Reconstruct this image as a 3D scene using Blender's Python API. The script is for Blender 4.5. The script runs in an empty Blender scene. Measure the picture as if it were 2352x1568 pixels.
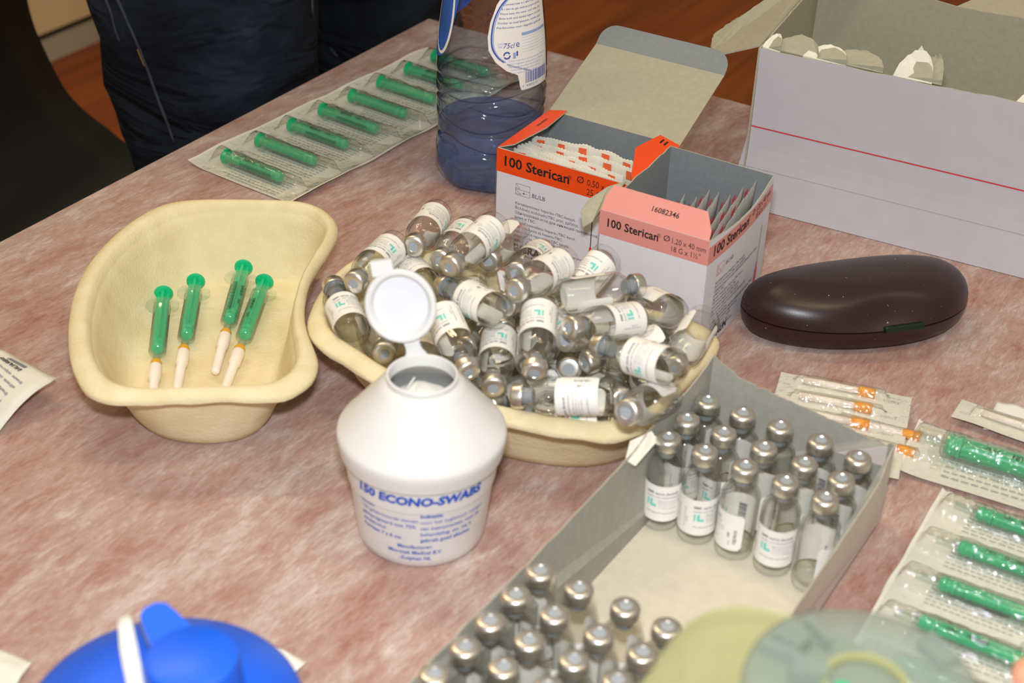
import bpy, bmesh, math, random
from mathutils import Vector, Matrix, noise
random.seed(4)
S = bpy.context.scene
COL = S.collection
T = 0.74                     # height of the table top above the floor
F_PX, PITCH, ROLL, CAM_H = 3600.0, math.radians(32.8), math.radians(2.4), 0.52
# ------------------------------------------------------------------ camera
_f = Vector((0, math.cos(PITCH), -math.sin(PITCH))); _r = Vector((1, 0, 0)); _u = _r.cross(_f)
RIGHT = math.cos(ROLL)*_r + math.sin(ROLL)*_u
UP = -math.sin(ROLL)*_r + math.cos(ROLL)*_u
FWD = _f
CAM = Vector((0, 0, T + CAM_H))
cd = bpy.data.cameras.new('camera'); cam = bpy.data.objects.new('camera', cd); COL.objects.link(cam)
m = Matrix.Identity(4)
for i in range(3):
    m[i][0], m[i][1], m[i][2], m[i][3] = RIGHT[i], UP[i], -FWD[i], CAM[i]
cam.matrix_world = m
cd.sensor_width = 22.2; cd.lens = F_PX*22.2/2352
cd.clip_start = 0.02; cd.clip_end = 60
cd.dof.use_dof = True; cd.dof.focus_distance = 1.03; cd.dof.aperture_fstop = 6.0
S.camera = cam
# ------------------------------------------------------------------ world, lights, exposure
w = bpy.data.worlds.new('room_light'); S.world = w; w.use_nodes = True
bg = w.node_tree.nodes['Background']; bg.inputs[0].default_value = (1.0, 0.90, 0.76, 1); bg.inputs[1].default_value = 0.33
def area(name, loc, aim, sx, sy, power, col):
    l = bpy.data.lights.new(name, 'AREA'); l.shape = 'RECTANGLE'; l.size = sx; l.size_y = sy; l.energy = power; l.color = col
    o = bpy.data.objects.new(name, l); COL.objects.link(o); o.location = loc
    o.rotation_euler = (Vector(aim)-Vector(loc)).to_track_quat('-Z', 'Y').to_euler(); return o
area('camera_flash', CAM + UP*0.085 - FWD*0.02, CAM + FWD*1.0, 0.05, 0.03, 6.0, (0.92, 0.95, 1.0))
area('ceiling_tube_near', (0.55, 0.35, 2.75), (0.55, 0.45, 0), 1.25, 0.10, 9.0, (1.0, 0.80, 0.50))
area('ceiling_tube_far', (-0.9, 1.6, 2.75), (-0.9, 1.6, 0), 1.25, 0.10, 15.0, (1.0, 0.80, 0.50))
S.view_settings.view_transform = 'Standard'; S.view_settings.look = 'None'
S.view_settings.exposure = 0.0; S.view_settings.gamma = 1.0; S.view_settings.use_curve_mapping = False
S.cycles.max_bounces = 8; S.cycles.transmission_bounces = 8; S.cycles.transparent_max_bounces = 40
S.cycles.sample_clamp_indirect = 6.0

# ------------------------------------------------------------------ helpers
def ray(px, py):
    return (RIGHT*((px-1176)/F_PX) - UP*((py-784)/F_PX) + FWD).normalized()
def U(px, py, h=0.0):                     # the point seen at a pixel, h above the table top
    v = ray(px, py); return CAM + v*((T+h-CAM.z)/v.z)
def at_y(px, py, y):                      # the point seen at a pixel, at distance y
    v = ray(px, py); return CAM + v*(y/v.y)
def sr(r, g, b):
    f = lambda c: (c/255/12.92) if c/255 <= .04045 else ((c/255+.055)/1.055)**2.4
    return (f(r), f(g), f(b), 1)
def empty(name, loc=(0, 0, 0), rz=0.0, mat=None):
    o = bpy.data.objects.new(name, None); COL.objects.link(o); o.empty_display_size = .01
    if mat is not None: o.matrix_world = mat
    else: o.location = loc; o.rotation_euler = (0, 0, rz)
    return o
def tag(o, label, cat, group=None, kind=None):
    o['label'] = label
    if cat: o['category'] = cat
    if group: o['group'] = group
    if kind: o['kind'] = kind
    return o
def mesh(name, vs, fs, mats, parent=None, smooth=False, mi=None, loc=None, auto=None):
    me = bpy.data.meshes.new(name); me.from_pydata([tuple(v) for v in vs], [], fs)
    for mt in (mats if isinstance(mats, (list, tuple)) else [mats]): me.materials.append(mt)
    if mi: me.polygons.foreach_set('material_index', mi)
    if smooth:
        me.polygons.foreach_set('use_smooth', [True]*len(fs))
        if auto: me.set_sharp_from_angle(angle=math.radians(auto))
    me.update()
    o = bpy.data.objects.new(name, me); COL.objects.link(o)
    if parent: o.parent = parent
    if loc is not None: o.location = loc
    return o
def fix(o):
    bm = bmesh.new(); bm.from_mesh(o.data); bmesh.ops.recalc_face_normals(bm, faces=bm.faces); bm.to_mesh(o.data); bm.free(); return o
def lathe(prof, n=32, r_mod=None):
    vs, fs = [], []; rows = []
    for (r, z) in prof:
        if r < 1e-7: rows.append([len(vs)]); vs.append((0, 0, z))
        else:
            row = []
            for k in range(n):
                a = 2*math.pi*k/n; rr = r + (r_mod(a, z) if r_mod else 0)
                row.append(len(vs)); vs.append((rr*math.cos(a), rr*math.sin(a), z))
            rows.append(row)
    for A, B in zip(rows, rows[1:]):
        for k in range(n):
            k2 = (k+1) % n
            if len(A) == 1 and len(B) == 1: continue
            if len(A) == 1: fs.append((A[0], B[k2], B[k]))
            elif len(B) == 1: fs.append((A[k], A[k2], B[0]))
            else: fs.append((A[k], A[k2], B[k2], B[k]))
    return vs, fs
def rings(loops, cap0=True, cap1=True):
    vs, fs = [], []; n = len(loops[0])
    for L in loops: vs += [tuple(p) for p in L]
    for j in range(len(loops)-1):
        for k in range(n):
            k2 = (k+1) % n; fs.append((j*n+k, j*n+k2, (j+1)*n+k2, (j+1)*n+k))
    if cap0: fs.append(tuple(reversed(range(n))))
    if cap1: fs.append(tuple((len(loops)-1)*n+k for k in range(n)))
    return vs, fs
def boxv(c, e, f, g):                     # centre, three half axes
    c, e, f, g = Vector(c), Vector(e), Vector(f), Vector(g)
    vs = [c+sx*e+sy*f+sz*g for sz in (-1, 1) for sy in (-1, 1) for sx in (-1, 1)]
    return vs, [(0, 2, 3, 1), (4, 5, 7, 6), (0, 1, 5, 4), (2, 6, 7, 3), (0, 4, 6, 2), (1, 3, 7, 5)]
class MB:
    def __init__(s): s.v = []; s.f = []; s.m = []
    def add(s, vf, mi=0):
        b = len(s.v); s.v += [Vector(p) for p in vf[0]]; s.f += [tuple(i+b for i in q) for q in vf[1]]; s.m += [mi]*len(vf[1]); return s
    def xf(s, M): s.v = [M @ p for p in s.v]; return s
    def build(s, name, mats, parent=None, smooth=False, auto=None): return mesh(name, s.v, s.f, mats, parent, smooth, s.m, auto=auto)
def tube(pts, r, n=10, closed=True):
    loops = []; pts = [Vector(p) for p in pts]
    for i, p in enumerate(pts):
        d = (pts[min(i+1, len(pts)-1)]-pts[max(i-1, 0)]).normalized()
        a = d.orthogonal().normalized() if i == 0 else (a - d*a.dot(d)).normalized()
        b = d.cross(a); rr = r[i] if isinstance(r, (list, tuple)) else r
        loops.append([p + rr*(math.cos(2*math.pi*k/n)*a + math.sin(2*math.pi*k/n)*b) for k in range(n)])
    return rings(loops)
def sheet(pts, thk, n=None):
    """A flat piece of card: outline in 3-D, front face on the outline, thickness behind it."""
    pts = [Vector(p) for p in pts]
    if n is None:
        n = Vector((0, 0, 0))
        for a, b in zip(pts, pts[1:]+pts[:1]): n += (a-pts[0]).cross(b-pts[0])
        n.normalize()
    k = len(pts); vs = pts + [p - n*thk for p in pts]
    fs = [tuple(range(k)), tuple(reversed(range(k, 2*k)))]
    for i in range(k): fs.append((i, i+k, (i+1) % k + k, (i+1) % k))
    return vs, fs, [0, 1] + [2]*k
def torn(a, b, n, amp, seed, up=Vector((0, 0, 1))):
    """Points from a to b with a torn, uneven line."""
    a, b = Vector(a), Vector(b); out = []
    for i in range(n+1):
        t = i/n; s = 0
        for o, w in ((6, .55), (17, .3), (41, .2)): s += w*noise.noise(Vector((t*o+seed*7.3, seed, 0)))
        out.append(a.lerp(b, t) + up*amp*s*(1 if 0 < i < n else .3))
    return out
_tc = {}
def text_data(s, size, bold=0.0, shear=0.0, align='LEFT'):
    key = (s, round(size, 6), bold, shear, align)
    if key in _tc: return _tc[key]
    cu = bpy.data.curves.new('t', 'FONT'); cu.body = s; cu.size = 1.0; cu.resolution_u = 2; cu.offset = bold; cu.shear = shear; cu.align_x = align
    o = bpy.data.objects.new('t', cu); COL.objects.link(o)
    dg = bpy.context.evaluated_depsgraph_get(); me = bpy.data.meshes.new_from_object(o.evaluated_get(dg))
    v = [(p.co.x*size, p.co.y*size) for p in me.vertices]; f = [tuple(p.vertices) for p in me.polygons]
    bpy.data.objects.remove(o); bpy.data.curves.remove(cu); bpy.data.meshes.remove(me)
    _tc[key] = (v, f); return v, f
class Print:
    """Flat print: lettering and marks laid out in 2-D (metres), then put on a surface by a map."""
    def __init__(s): s.v = []; s.f = []; s.m = []
    def text(s, t, size, x, y, mi=0, bold=0.0, shear=0.0, align='LEFT', rot=0.0, sx=1.0, width=None):
        v, f = text_data(t, size, bold, shear, align)
        if width and v:
            w0 = max(p[0] for p in v)-min(p[0] for p in v); sx = width/w0
        c, q = math.cos(rot), math.sin(rot); b = len(s.v)
        s.v += [(x + c*a*sx - q*d, y + q*a*sx + c*d) for a, d in v]; s.f += [tuple(i+b for i in p) for p in f]; s.m += [mi]*len(f); return s
    def rect(s, x0, y0, x1, y1, mi=0, n=1):
        for i in range(n):
            a, c = x0+(x1-x0)*i/n, x0+(x1-x0)*(i+1)/n; b = len(s.v)
            s.v += [(a, y0), (c, y0), (c, y1), (a, y1)]; s.f.append((b, b+1, b+2, b+3)); s.m.append(mi)
        return s
    def line(s, x0, y0, x1, y1, wd, mi=0):
        d = Vector((x1-x0, y1-y0)); p = Vector((-d.y, d.x)).normalized()*wd/2; b = len(s.v)
        s.v += [(x0+p.x, y0+p.y), (x1+p.x, y1+p.y), (x1-p.x, y1-p.y), (x0-p.x, y0-p.y)]; s.f.append((b+3, b+2, b+1, b)); s.m.append(mi); return s
    def poly(s, pts, mi=0):
        b = len(s.v); s.v += pts; s.f.append(tuple(range(b, b+len(pts)))); s.m.append(mi); return s
    def barcode(s, x, y, w, h, mi=0, seed=1, vert=False):
        r = random.Random(seed); p = 0.0
        while p < w*.97:
            bw = w*r.choice((.018, .026, .04)); 
            if vert: s.rect(x, y+p, x+h, y+min(p+bw, w), mi)
            else: s.rect(x+p, y, x+min(p+bw, w), y+h, mi)
            p += bw + w*r.choice((.016, .024, .034))
        return s
    def build(s, name, mats, parent, fn): return mesh(name, [fn(a, b) for a, b in s.v], s.f, mats, parent, mi=s.m)
def cyl(R):
    return lambda x, y: (R*math.sin(x/R), -R*math.cos(x/R), y)
def plane_map(o, e, g, n, eps=.00012):
    o, e, g, n = Vector(o), Vector(e), Vector(g), Vector(n)
    return lambda x, y: o + e*x + g*y + n*eps
def copy_tree(o, parent=None):
    c = o.copy(); COL.objects.link(c); c.parent = parent
    for ch in o.children: 
        d = copy_tree(ch, c); d.matrix_parent_inverse = ch.matrix_parent_inverse.copy()
    return c
def axis_matrix(base, top, face=None, spin=0.0):
    """Local +Z from base to top; local -Y turned towards 'face', then spun."""
    base, top = Vector(base), Vector(top); z = (top-base).normalized()
    v = (Vector(face)-(base+top)/2) if face is not None else Vector((0, -1, 0))
    y = -(v - z*v.dot(z)).normalized(); x = y.cross(z)
    M = Matrix((x, y, z)).transposed() @ Matrix.Rotation(spin, 3, 'Z')
    M = M.to_4x4(); M.translation = base; return M
def catmull(pts, n, closed=False):
    pts = [Vector(p) for p in pts]; out = []; k = len(pts)
    segs = k if closed else k-1
    for i in range(segs):
        g = (lambda j: pts[j % k]) if closed else (lambda j: pts[max(0, min(k-1, j))])
        p0, p1, p2, p3 = g(i-1), g(i), g(i+1), g(i+2)
        for q in range(n):
            t = q/n; out.append(.5*((2*p1)+(-p0+p2)*t+(2*p0-5*p1+4*p2-p3)*t*t+(-p0+3*p1-3*p2+p3)*t**3))
    if not closed: out.append(pts[-1])
    return out
def resample(pts, n):
    pts = pts + [pts[0]]; d = [0]
    for a, b in zip(pts, pts[1:]): d.append(d[-1]+(b-a).length)
    out = []; j = 0
    for i in range(n):
        s = d[-1]*i/n
        while d[j+1] < s: j += 1
        out.append(pts[j].lerp(pts[j+1], (s-d[j])/max(1e-9, d[j+1]-d[j])))
    return out

# ------------------------------------------------------------------ materials
def nt(name):
    mt = bpy.data.materials.new(name); mt.use_nodes = True; t = mt.node_tree; return mt, t, t.nodes['Principled BSDF'], t.nodes['Material Output']
def coords(t, scale=(1, 1, 1), rot=(0, 0, 0), world=False, along=False):
    tc = t.nodes.new('ShaderNodeNewGeometry') if world else t.nodes.new('ShaderNodeTexCoord')
    mp = t.nodes.new('ShaderNodeMapping'); mp.vector_type = 'TEXTURE' if along else 'POINT'
    if along: scale = tuple(1/c for c in scale)
    mp.inputs['Scale'].default_value = scale; mp.inputs['Rotation'].default_value = rot
    t.links.new(tc.outputs['Position' if world else 'Object'], mp.inputs[0]); return mp
def nz(t, mp, scale, detail=4, rough=.55, dist=0.0):
    n = t.nodes.new('ShaderNodeTexNoise'); n.inputs['Scale'].default_value = scale; n.inputs['Detail'].default_value = detail
    n.inputs['Roughness'].default_value = rough; n.inputs['Distortion'].default_value = dist
    t.links.new(mp.outputs[0], n.inputs['Vector']); return n
def ramp(t, src, stops):
    r = t.nodes.new('ShaderNodeValToRGB'); e = r.color_ramp.elements
    while len(e) < len(stops): e.new(.5)
    for k, (p, c) in enumerate(stops): e[k].position = p; e[k].color = c
    t.links.new(src, r.inputs[0]); return r
def bump(t, src, bsdf, strength, dist):
    b = t.nodes.new('ShaderNodeBump'); b.inputs['Strength'].default_value = strength; b.inputs['Distance'].default_value = dist
    t.links.new(src, b.inputs['Height']); t.links.new(b.outputs[0], bsdf.inputs['Normal']); return b
def pr(name, col, rough=.5, metal=0.0, spec=.5, var=0.0, nscale=60, bmp=0.0, bscale=600, bdist=.0004, coat=0.0, sub=0.0):
    mt, t, p, out = nt(name)
    p.inputs['Base Color'].default_value = col; p.inputs['Roughness'].default_value = rough; p.inputs['Metallic'].default_value = metal
    p.inputs['Specular IOR Level'].default_value = spec; p.inputs['Coat Weight'].default_value = coat
    mp = coords(t)
    n = nz(t, mp, nscale)
    v = max(var, .03)
    r = ramp(t, n.outputs['Fac'], [(.3, tuple(c*(1-v) for c in col[:3])+(1,)), (.7, tuple(min(1, c*(1+v*.6)) for c in col[:3])+(1,))])
    t.links.new(r.outputs[0], p.inputs['Base Color'])
    if bmp: bump(t, nz(t, mp, bscale, 3).outputs['Fac'], p, bmp, bdist)
    if sub:
        p.inputs['Subsurface Weight'].default_value = sub; p.inputs['Subsurface Radius'].default_value = (.004, .003, .002); p.inputs['Subsurface Scale'].default_value = 1.0
    return mt
def thin(name, tint, edge, rough=.03, ior=1.45, refl=1.0, e0=.5, milk=0.0, milk_col=(.9, .9, .88, 1), bmp=0.0, bscale=300, bdist=.0005):
    """A thin clear wall: light passes with a tint that deepens towards grazing view, plus a glass reflection."""
    mt, t, p, out = nt(name); t.nodes.remove(p)
    lw = t.nodes.new('ShaderNodeLayerWeight'); lw.inputs['Blend'].default_value = .5
    r = ramp(t, lw.outputs['Facing'], [(0.0, tint), (e0, tint), (1.0, edge)])
    tr = t.nodes.new('ShaderNodeBsdfTransparent'); t.links.new(r.outputs[0], tr.inputs[0])
    gl = t.nodes.new('ShaderNodeBsdfGlossy'); gl.inputs['Roughness'].default_value = rough
    fr = t.nodes.new('ShaderNodeLayerWeight'); fr.inputs['Blend'].default_value = .5      # reflection after Schlick, the same from both sides
    pw = t.nodes.new('ShaderNodeMath'); pw.operation = 'POWER'; pw.inputs[1].default_value = 5.0; t.links.new(fr.outputs['Facing'], pw.inputs[0])
    f0 = ((ior-1)/(ior+1))**2
    mu = t.nodes.new('ShaderNodeMath'); mu.operation = 'MULTIPLY_ADD'; mu.inputs[1].default_value = refl*(1-f0); mu.inputs[2].default_value = refl*f0; mu.use_clamp = True
    t.links.new(pw.outputs[0], mu.inputs[0])
    body = tr
    mp = coords(t)
    if bmp:
        b = t.nodes.new('ShaderNodeBump'); b.inputs['Strength'].default_value = bmp; b.inputs['Distance'].default_value = bdist
        t.links.new(nz(t, mp, bscale, 3).outputs['Fac'], b.inputs['Height']); t.links.new(b.outputs[0], gl.inputs['Normal']); t.links.new(b.outputs[0], fr.inputs['Normal'])
    if milk:
        df = t.nodes.new('ShaderNodeBsdfDiffuse'); df.inputs[0].default_value = milk_col
        ts = t.nodes.new('ShaderNodeBsdfTranslucent'); ts.inputs[0].default_value = milk_col
        a = t.nodes.new('ShaderNodeMixShader'); a.inputs[0].default_value = .5; t.links.new(df.outputs[0], a.inputs[1]); t.links.new(ts.outputs[0], a.inputs[2])
        mm = t.nodes.new('ShaderNodeMixShader'); mm.inputs[0].default_value = milk; t.links.new(tr.outputs[0], mm.inputs[1]); t.links.new(a.outputs[0], mm.inputs[2]); body = mm
    mx = t.nodes.new('ShaderNodeMixShader'); t.links.new(mu.outputs[0], mx.inputs[0]); t.links.new(body.outputs[0], mx.inputs[1]); t.links.new(gl.outputs[0], mx.inputs[2])
    t.links.new(mx.outputs[0], out.inputs['Surface']); return mt

M = {}
def cloth_material():
    mt, t, p, out = nt('nonwoven_cloth')
    rz = math.radians(57)                   # the web runs along the table
    mpa = coords(t, (13, 34, 1), (0, 0, rz), True, True); big = nz(t, mpa, 1.0, 5, .62, .4)
    mpb = coords(t, (110, 520, 1), (0, 0, rz), True, True); fib = nz(t, mpb, 1.0, 6, .7, 1.2)
    mpc = coords(t, (45, 110, 1), (0, 0, rz), True, True); mid = nz(t, mpc, 1.0, 4, .6, .8)
    a = t.nodes.new('ShaderNodeMix'); a.data_type = 'FLOAT'; a.inputs[0].default_value = .42
    t.links.new(big.outputs['Fac'], a.inputs[2]); t.links.new(mid.outputs['Fac'], a.inputs[3])
    b = t.nodes.new('ShaderNodeMix'); b.data_type = 'FLOAT'; b.inputs[0].default_value = .34
    t.links.new(a.outputs[0], b.inputs[2]); t.links.new(fib.outputs['Fac'], b.inputs[3])
    r = ramp(t, b.outputs[0], [(.33, sr(146, 90, 72)), (.43, sr(168, 128, 116)), (.52, sr(182, 154, 144)), (.64, sr(210, 198, 192))])
    t.links.new(r.outputs[0], p.inputs['Base Color']); p.inputs['Roughness'].default_value = .85; p.inputs['Specular IOR Level'].default_value = .25
    p.inputs['Sheen Weight'].default_value = .15
    bump(t, b.outputs[0], p, .35, .0012); return mt
M['cloth'] = cloth_material()
def pulp_material():
    mt, t, p, out = nt('moulded_pulp'); mp = coords(t)
    n = nz(t, mp, 45, 5); r = ramp(t, n.outputs['Fac'], [(.3, sr(226, 210, 165)), (.7, sr(239, 226, 188))])
    t.links.new(r.outputs[0], p.inputs['Base Color']); p.inputs['Roughness'].default_value = .9; p.inputs['Specular IOR Level'].default_value = .2
    bump(t, nz(t, mp, 520, 4, .6).outputs['Fac'], p, .55, .0009); return mt
M['pulp'] = pulp_material()
M['glass'] = thin('clear_vial_glass', (.99, .99, .985, 1), (.84, .84, .79, 1), .02, 1.5, 1.25)
M['pet'] = thin('blue_tinted_plastic', (.82, .90, .985, 1), (.06, .14, .42, 1), .04, 1.5, 1.8, e0=.3, bmp=.35, bscale=70, bdist=.002)
M['clear_plastic'] = thin('clear_syringe_plastic', (.95, .98, .97, 1), (.70, .80, .76, 1), .08, 1.45, 1.0, milk=.05)
M['film'] = thin('clear_blister_film', (.98, .98, .97, 1), (.86, .86, .80, 1), .06, 1.5, 1.7, milk=.02, bmp=1.0, bscale=130, bdist=.0025)
M['frosted'] = thin('frosted_lid_plastic', (.80, .84, .80, 1), (.55, .62, .60, 1), .25, 1.45, .8, milk=.45, milk_col=sr(196, 208, 200))
M['bin_yellow'] = thin('translucent_yellow_plastic', (.84, .84, .62, 1), (.78, .70, .24, 1), .3, 1.45, .6, milk=.66, milk_col=sr(212, 212, 164))
M['aluminium'] = pr('crimped_aluminium', (.80, .78, .74, 1), .34, 1.0, var=.05, nscale=300, bmp=.1, bscale=900, bdist=.0001)
M['rubber'] = pr('grey_rubber', sr(146, 152, 156), .6, var=.06)
M['septum'] = pr('pale_grey_rubber', sr(158, 166, 172), .8, var=.05)
M['label'] = pr('white_label_paper', sr(246, 244, 238), .55, var=.02)
M['ink'] = pr('dark_blue_ink', sr(66, 66, 92), .6)
M['ink_grey'] = pr('grey_ink', sr(128, 130, 142), .6)
M['teal'] = pr('teal_ink', sr(120, 214, 204), .6)
M['black_ink'] = pr('black_ink', sr(30, 24, 26), .6)
M['blue_ink'] = pr('blue_ink', sr(38, 92, 200), .5)
M['bottle_ink'] = pr('bottle_label_blue', sr(60, 84, 170), .5)
M['bottle_ink_pale'] = pr('bottle_label_pale_blue', sr(150, 178, 222), .5)
M['bottle_front'] = pr('bottle_front_label_blue', sr(58, 104, 190), .4, var=.25, nscale=40)
M['water'] = None
M['green'] = pr('green_plunger_plastic', sr(0, 190, 128), .35, var=.04, coat=.1)
M['amber'] = pr('amber_hub_plastic', sr(222, 164, 40), .4)
M['orange_hub'] = pr('orange_hub_plastic', sr(240, 160, 40), .4)
M['needle_cap'] = pr('milky_needle_cap', sr(242, 230, 218), .4, sub=.25, var=.03)
M['steel'] = pr('needle_steel', (.7, .7, .72, 1), .25, 1.0)
M['packet_grey'] = pr('grey_packet_film', sr(170, 170, 164), .3, var=.15, nscale=300, coat=.3)
M['paper'] = pr('medical_paper', sr(228, 226, 214), .75, var=.04, nscale=220, bmp=.25, bscale=900)
M['paper_ink'] = pr('faint_grey_print', sr(176, 178, 172), .8)
M['orange'] = pr('orange_print', sr(246, 78, 14), .45, var=.03)
M['pink'] = pr('salmon_print', sr(230, 152, 142), .45, var=.03)
M['pink_mark'] = pr('pink_print_on_film', sr(226, 92, 110), .5)
M['orange_mark'] = pr('orange_print_on_film', sr(238, 104, 62), .5)
M['card_white'] = pr('white_card', sr(226, 226, 232), .5, var=.02, nscale=120)
M['card_grey'] = pr('grey_card', sr(136, 142, 144), .85, var=.07, nscale=300, bmp=.2, bscale=900)
M['card_sand'] = pr('sand_card', sr(176, 172, 150), .85, var=.07, nscale=260, bmp=.2, bscale=900)
M['card_edge'] = pr('card_edge', sr(182, 176, 158), .9, var=.1, nscale=500)
M['card_lilac'] = pr('lilac_white_card', sr(204, 202, 208), .55, var=.03, nscale=60)
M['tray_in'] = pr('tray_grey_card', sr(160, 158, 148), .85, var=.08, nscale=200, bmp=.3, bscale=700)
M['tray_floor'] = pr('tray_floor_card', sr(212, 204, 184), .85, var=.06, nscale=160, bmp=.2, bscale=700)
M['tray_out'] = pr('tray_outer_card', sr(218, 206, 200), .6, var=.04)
M['torn_white'] = pr('torn_white_layer', sr(240, 236, 222), .9, var=.05, nscale=300, bmp=.4, bscale=500)
M['red_line'] = pr('red_rule', sr(214, 60, 64), .5)
M['white_plastic'] = pr('white_plastic', sr(230, 230, 228), .35, var=.02, sub=.12)
M['cap_inside'] = pr('white_plastic_bluish', sr(230, 232, 240), .4, var=.02)
M['blue_plastic'] = pr('blue_lid_plastic', sr(22, 96, 228), .4, var=.04)
M['tissue'] = pr('tissue', sr(238, 238, 232), .9, var=.03, bmp=.3)
def case_material():
    mt, t, p, out = nt('brown_case_plastic'); mp = coords(t)
    n = nz(t, mp, 520, 2, .5); r = ramp(t, n.outputs['Fac'], [(.0, sr(40, 19, 18)), (.735, sr(46, 22, 21)), (.775, sr(178, 160, 150))])
    t.links.new(r.outputs[0], p.inputs['Base Color']); p.inputs['Roughness'].default_value = .36; p.inputs['Specular IOR Level'].default_value = .6
    bump(t, nz(t, mp, 1500, 2).outputs['Fac'], p, .12, .0003); return mt
M['case'] = case_material()
M['dark_green'] = pr('dark_green_catch', sr(12, 34, 24), .3)
M['black'] = pr('black_chair_plastic', sr(22, 22, 20), .55, var=.1)
M['steel_dark'] = pr('dark_steel_leg', (.2, .2, .2, 1), .4, 1.0)
def jeans_material():
    mt, t, p, out = nt('dark_denim'); mp = coords(t)
    n = nz(t, mp, 9, 5, .6, .5); mp2 = coords(t, (1, 1, 3)); f = nz(t, mp2, 7, 3, .5, 1.0)
    r = ramp(t, n.outputs['Fac'], [(.3, sr(15, 19, 26)), (.55, sr(27, 35, 46)), (.8, sr(54, 64, 78))])
    t.links.new(r.outputs[0], p.inputs['Base Color']); p.inputs['Roughness'].default_value = .9; p.inputs['Specular IOR Level'].default_value = .2
    bump(t, f.outputs['Fac'], p, .9, .03); return mt
M['jeans'] = jeans_material()
M['stitch'] = pr('worn_seam_thread', sr(58, 64, 74), .9, var=.3, nscale=90)
M['stitch_gold'] = pr('gold_seam_thread', sr(150, 104, 40), .9)
M['jumper'] = pr('dark_jumper', sr(40, 44, 52), .95, var=.1)
M['skin'] = pr('skin', sr(222, 150, 124), .55, var=.06, sub=.15)
M['hair'] = pr('brown_hair', sr(60, 40, 26), .7, var=.2)
M['shoe'] = pr('black_shoe', sr(24, 24, 26), .5)
M['table_top'] = pr('table_laminate', sr(196, 190, 180), .5)
M['wall'] = pr('cream_wall_panel', sr(240, 216, 166), .7, var=.03, nscale=4)
M['skirting'] = pr('grey_skirting', sr(190, 184, 160), .6, var=.03)
M['gap'] = pr('dark_gap', sr(28, 24, 18), .9)
def wood_material():
    mt, t, p, out = nt('floor_wood'); mp = coords(t, (40, 2.2, 40))
    n = nz(t, mp, 1.0, 6, .6, .6); oi = t.nodes.new('ShaderNodeObjectInfo')
    a = t.nodes.new('ShaderNodeMath'); a.operation = 'MULTIPLY_ADD'; a.inputs[1].default_value = .22; t.links.new(oi.outputs['Random'], a.inputs[0]); t.links.new(n.outputs['Fac'], a.inputs[2])
    r = ramp(t, a.outputs[0], [(.35, sr(112, 50, 16)), (.6, sr(146, 70, 24)), (.85, sr(170, 88, 34))])
    t.links.new(r.outputs[0], p.inputs['Base Color']); p.inputs['Roughness'].default_value = .42; return mt
M['wood'] = wood_material()
def water_material():
    mt, t, p, out = nt('still_water'); tr = t.nodes.new('ShaderNodeBsdfTransparent'); tr.inputs[0].default_value = (.68, .79, .99, 1); mx = t.nodes.new('ShaderNodeMixShader'); mx.inputs[0].default_value = .5  # blue reflections are put into the water's colour, here and in the ramp
    t.links.new(tr.outputs[0], mx.inputs[1]); t.links.new(p.outputs[0], mx.inputs[2]); t.links.new(mx.outputs[0], out.inputs['Surface'])
    p.inputs['Transmission Weight'].default_value = .92; p.inputs['IOR'].default_value = 1.33
    p.inputs['Roughness'].default_value = .02; mp = coords(t)
    r = ramp(t, nz(t, mp, 30).outputs['Fac'], [(.3, (.48, .64, .99, 1)), (.7, (.58, .72, 1.0, 1))]); t.links.new(r.outputs[0], p.inputs['Base Color']); return mt
M['water'] = water_material()

# ------------------------------------------------------------------ the setting
EA = Vector((.8603, -.5098, 0)); EB = Vector((-.5098, -.8603, 0))      # the two directions of the table's edges
CORNER = Vector((-.0865, 1.3347, 0))
def floor_and_walls():
    fl = tag(mesh('floor', *boxv((0, 1.5, -.06), (6, 0, 0), (0, 6, 0), (0, 0, .05)), M['wood']), 'reddish brown wooden floor of the room', None, kind='structure')
    rz = math.atan2(-EB.x, -EB.y); wd = .115; ln = 1.9; first = None; rr = random.Random(2)
    yd = Vector((-EB.x, -EB.y, 0)); xd = Vector((yd.y, -yd.x, 0)); org = Vector((-.15, 2.6, 0))
    for i in range(-17, 18):
        off = rr.uniform(0, ln)
        for j in (-2, -1, 0, 1):
            c = org + xd*(i*wd) + yd*(j*ln + off); c.z = -.005
            if c.y < .2 or c.y > 6: continue
            if first is None:
                first = mesh('plank', *boxv((0, 0, 0), (wd/2-.0008, 0, 0), (0, ln/2-.001, 0), (0, 0, .005)), M['wood'], fl); o = first
            else:
                o = first.copy(); COL.objects.link(o); o.parent = fl
            o.location = c; o.rotation_euler = (0, 0, -rz)
    a = U(150, 130, -T); yd3 = yd; nrm = Vector((-yd.y, yd.x, 0))
    def wallbox(name, z0, z1, off, th, mat, l0=-3.2, l1=3.0, **k):
        c = a + yd3*((l0+l1)/2) + nrm*(off+th/2); c.z = (z0+z1)/2
        return mesh(name, *boxv(c, yd3*((l1-l0)/2), nrm*(th/2), Vector((0, 0, (z1-z0)/2))), mat)
    tag(wallbox('wall_left', .064, 2.8, .0, .1, M['wall']), 'cream wall panels beyond the chair', None, kind='structure')
    tag(wallbox('trim_1', .048, .064, .012, .08, M['gap']), 'dark gap between cream wall panel and skirting', None, kind='structure')
    tag(wallbox('baseboard_left', .0, .048, .004, .09, M['skirting']), 'grey skirting board at the foot of the cream wall', None, kind='structure')
    c = a + yd3*3.0 + EA*2.6; c.z = 1.4
    tag(mesh('wall_back', *boxv(c + yd3*.05, EA*2.8, yd3*.05, Vector((0, 0, 1.4))), M['wall']), 'cream far wall of the room', None, kind='structure')
floor_and_walls()

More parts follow.
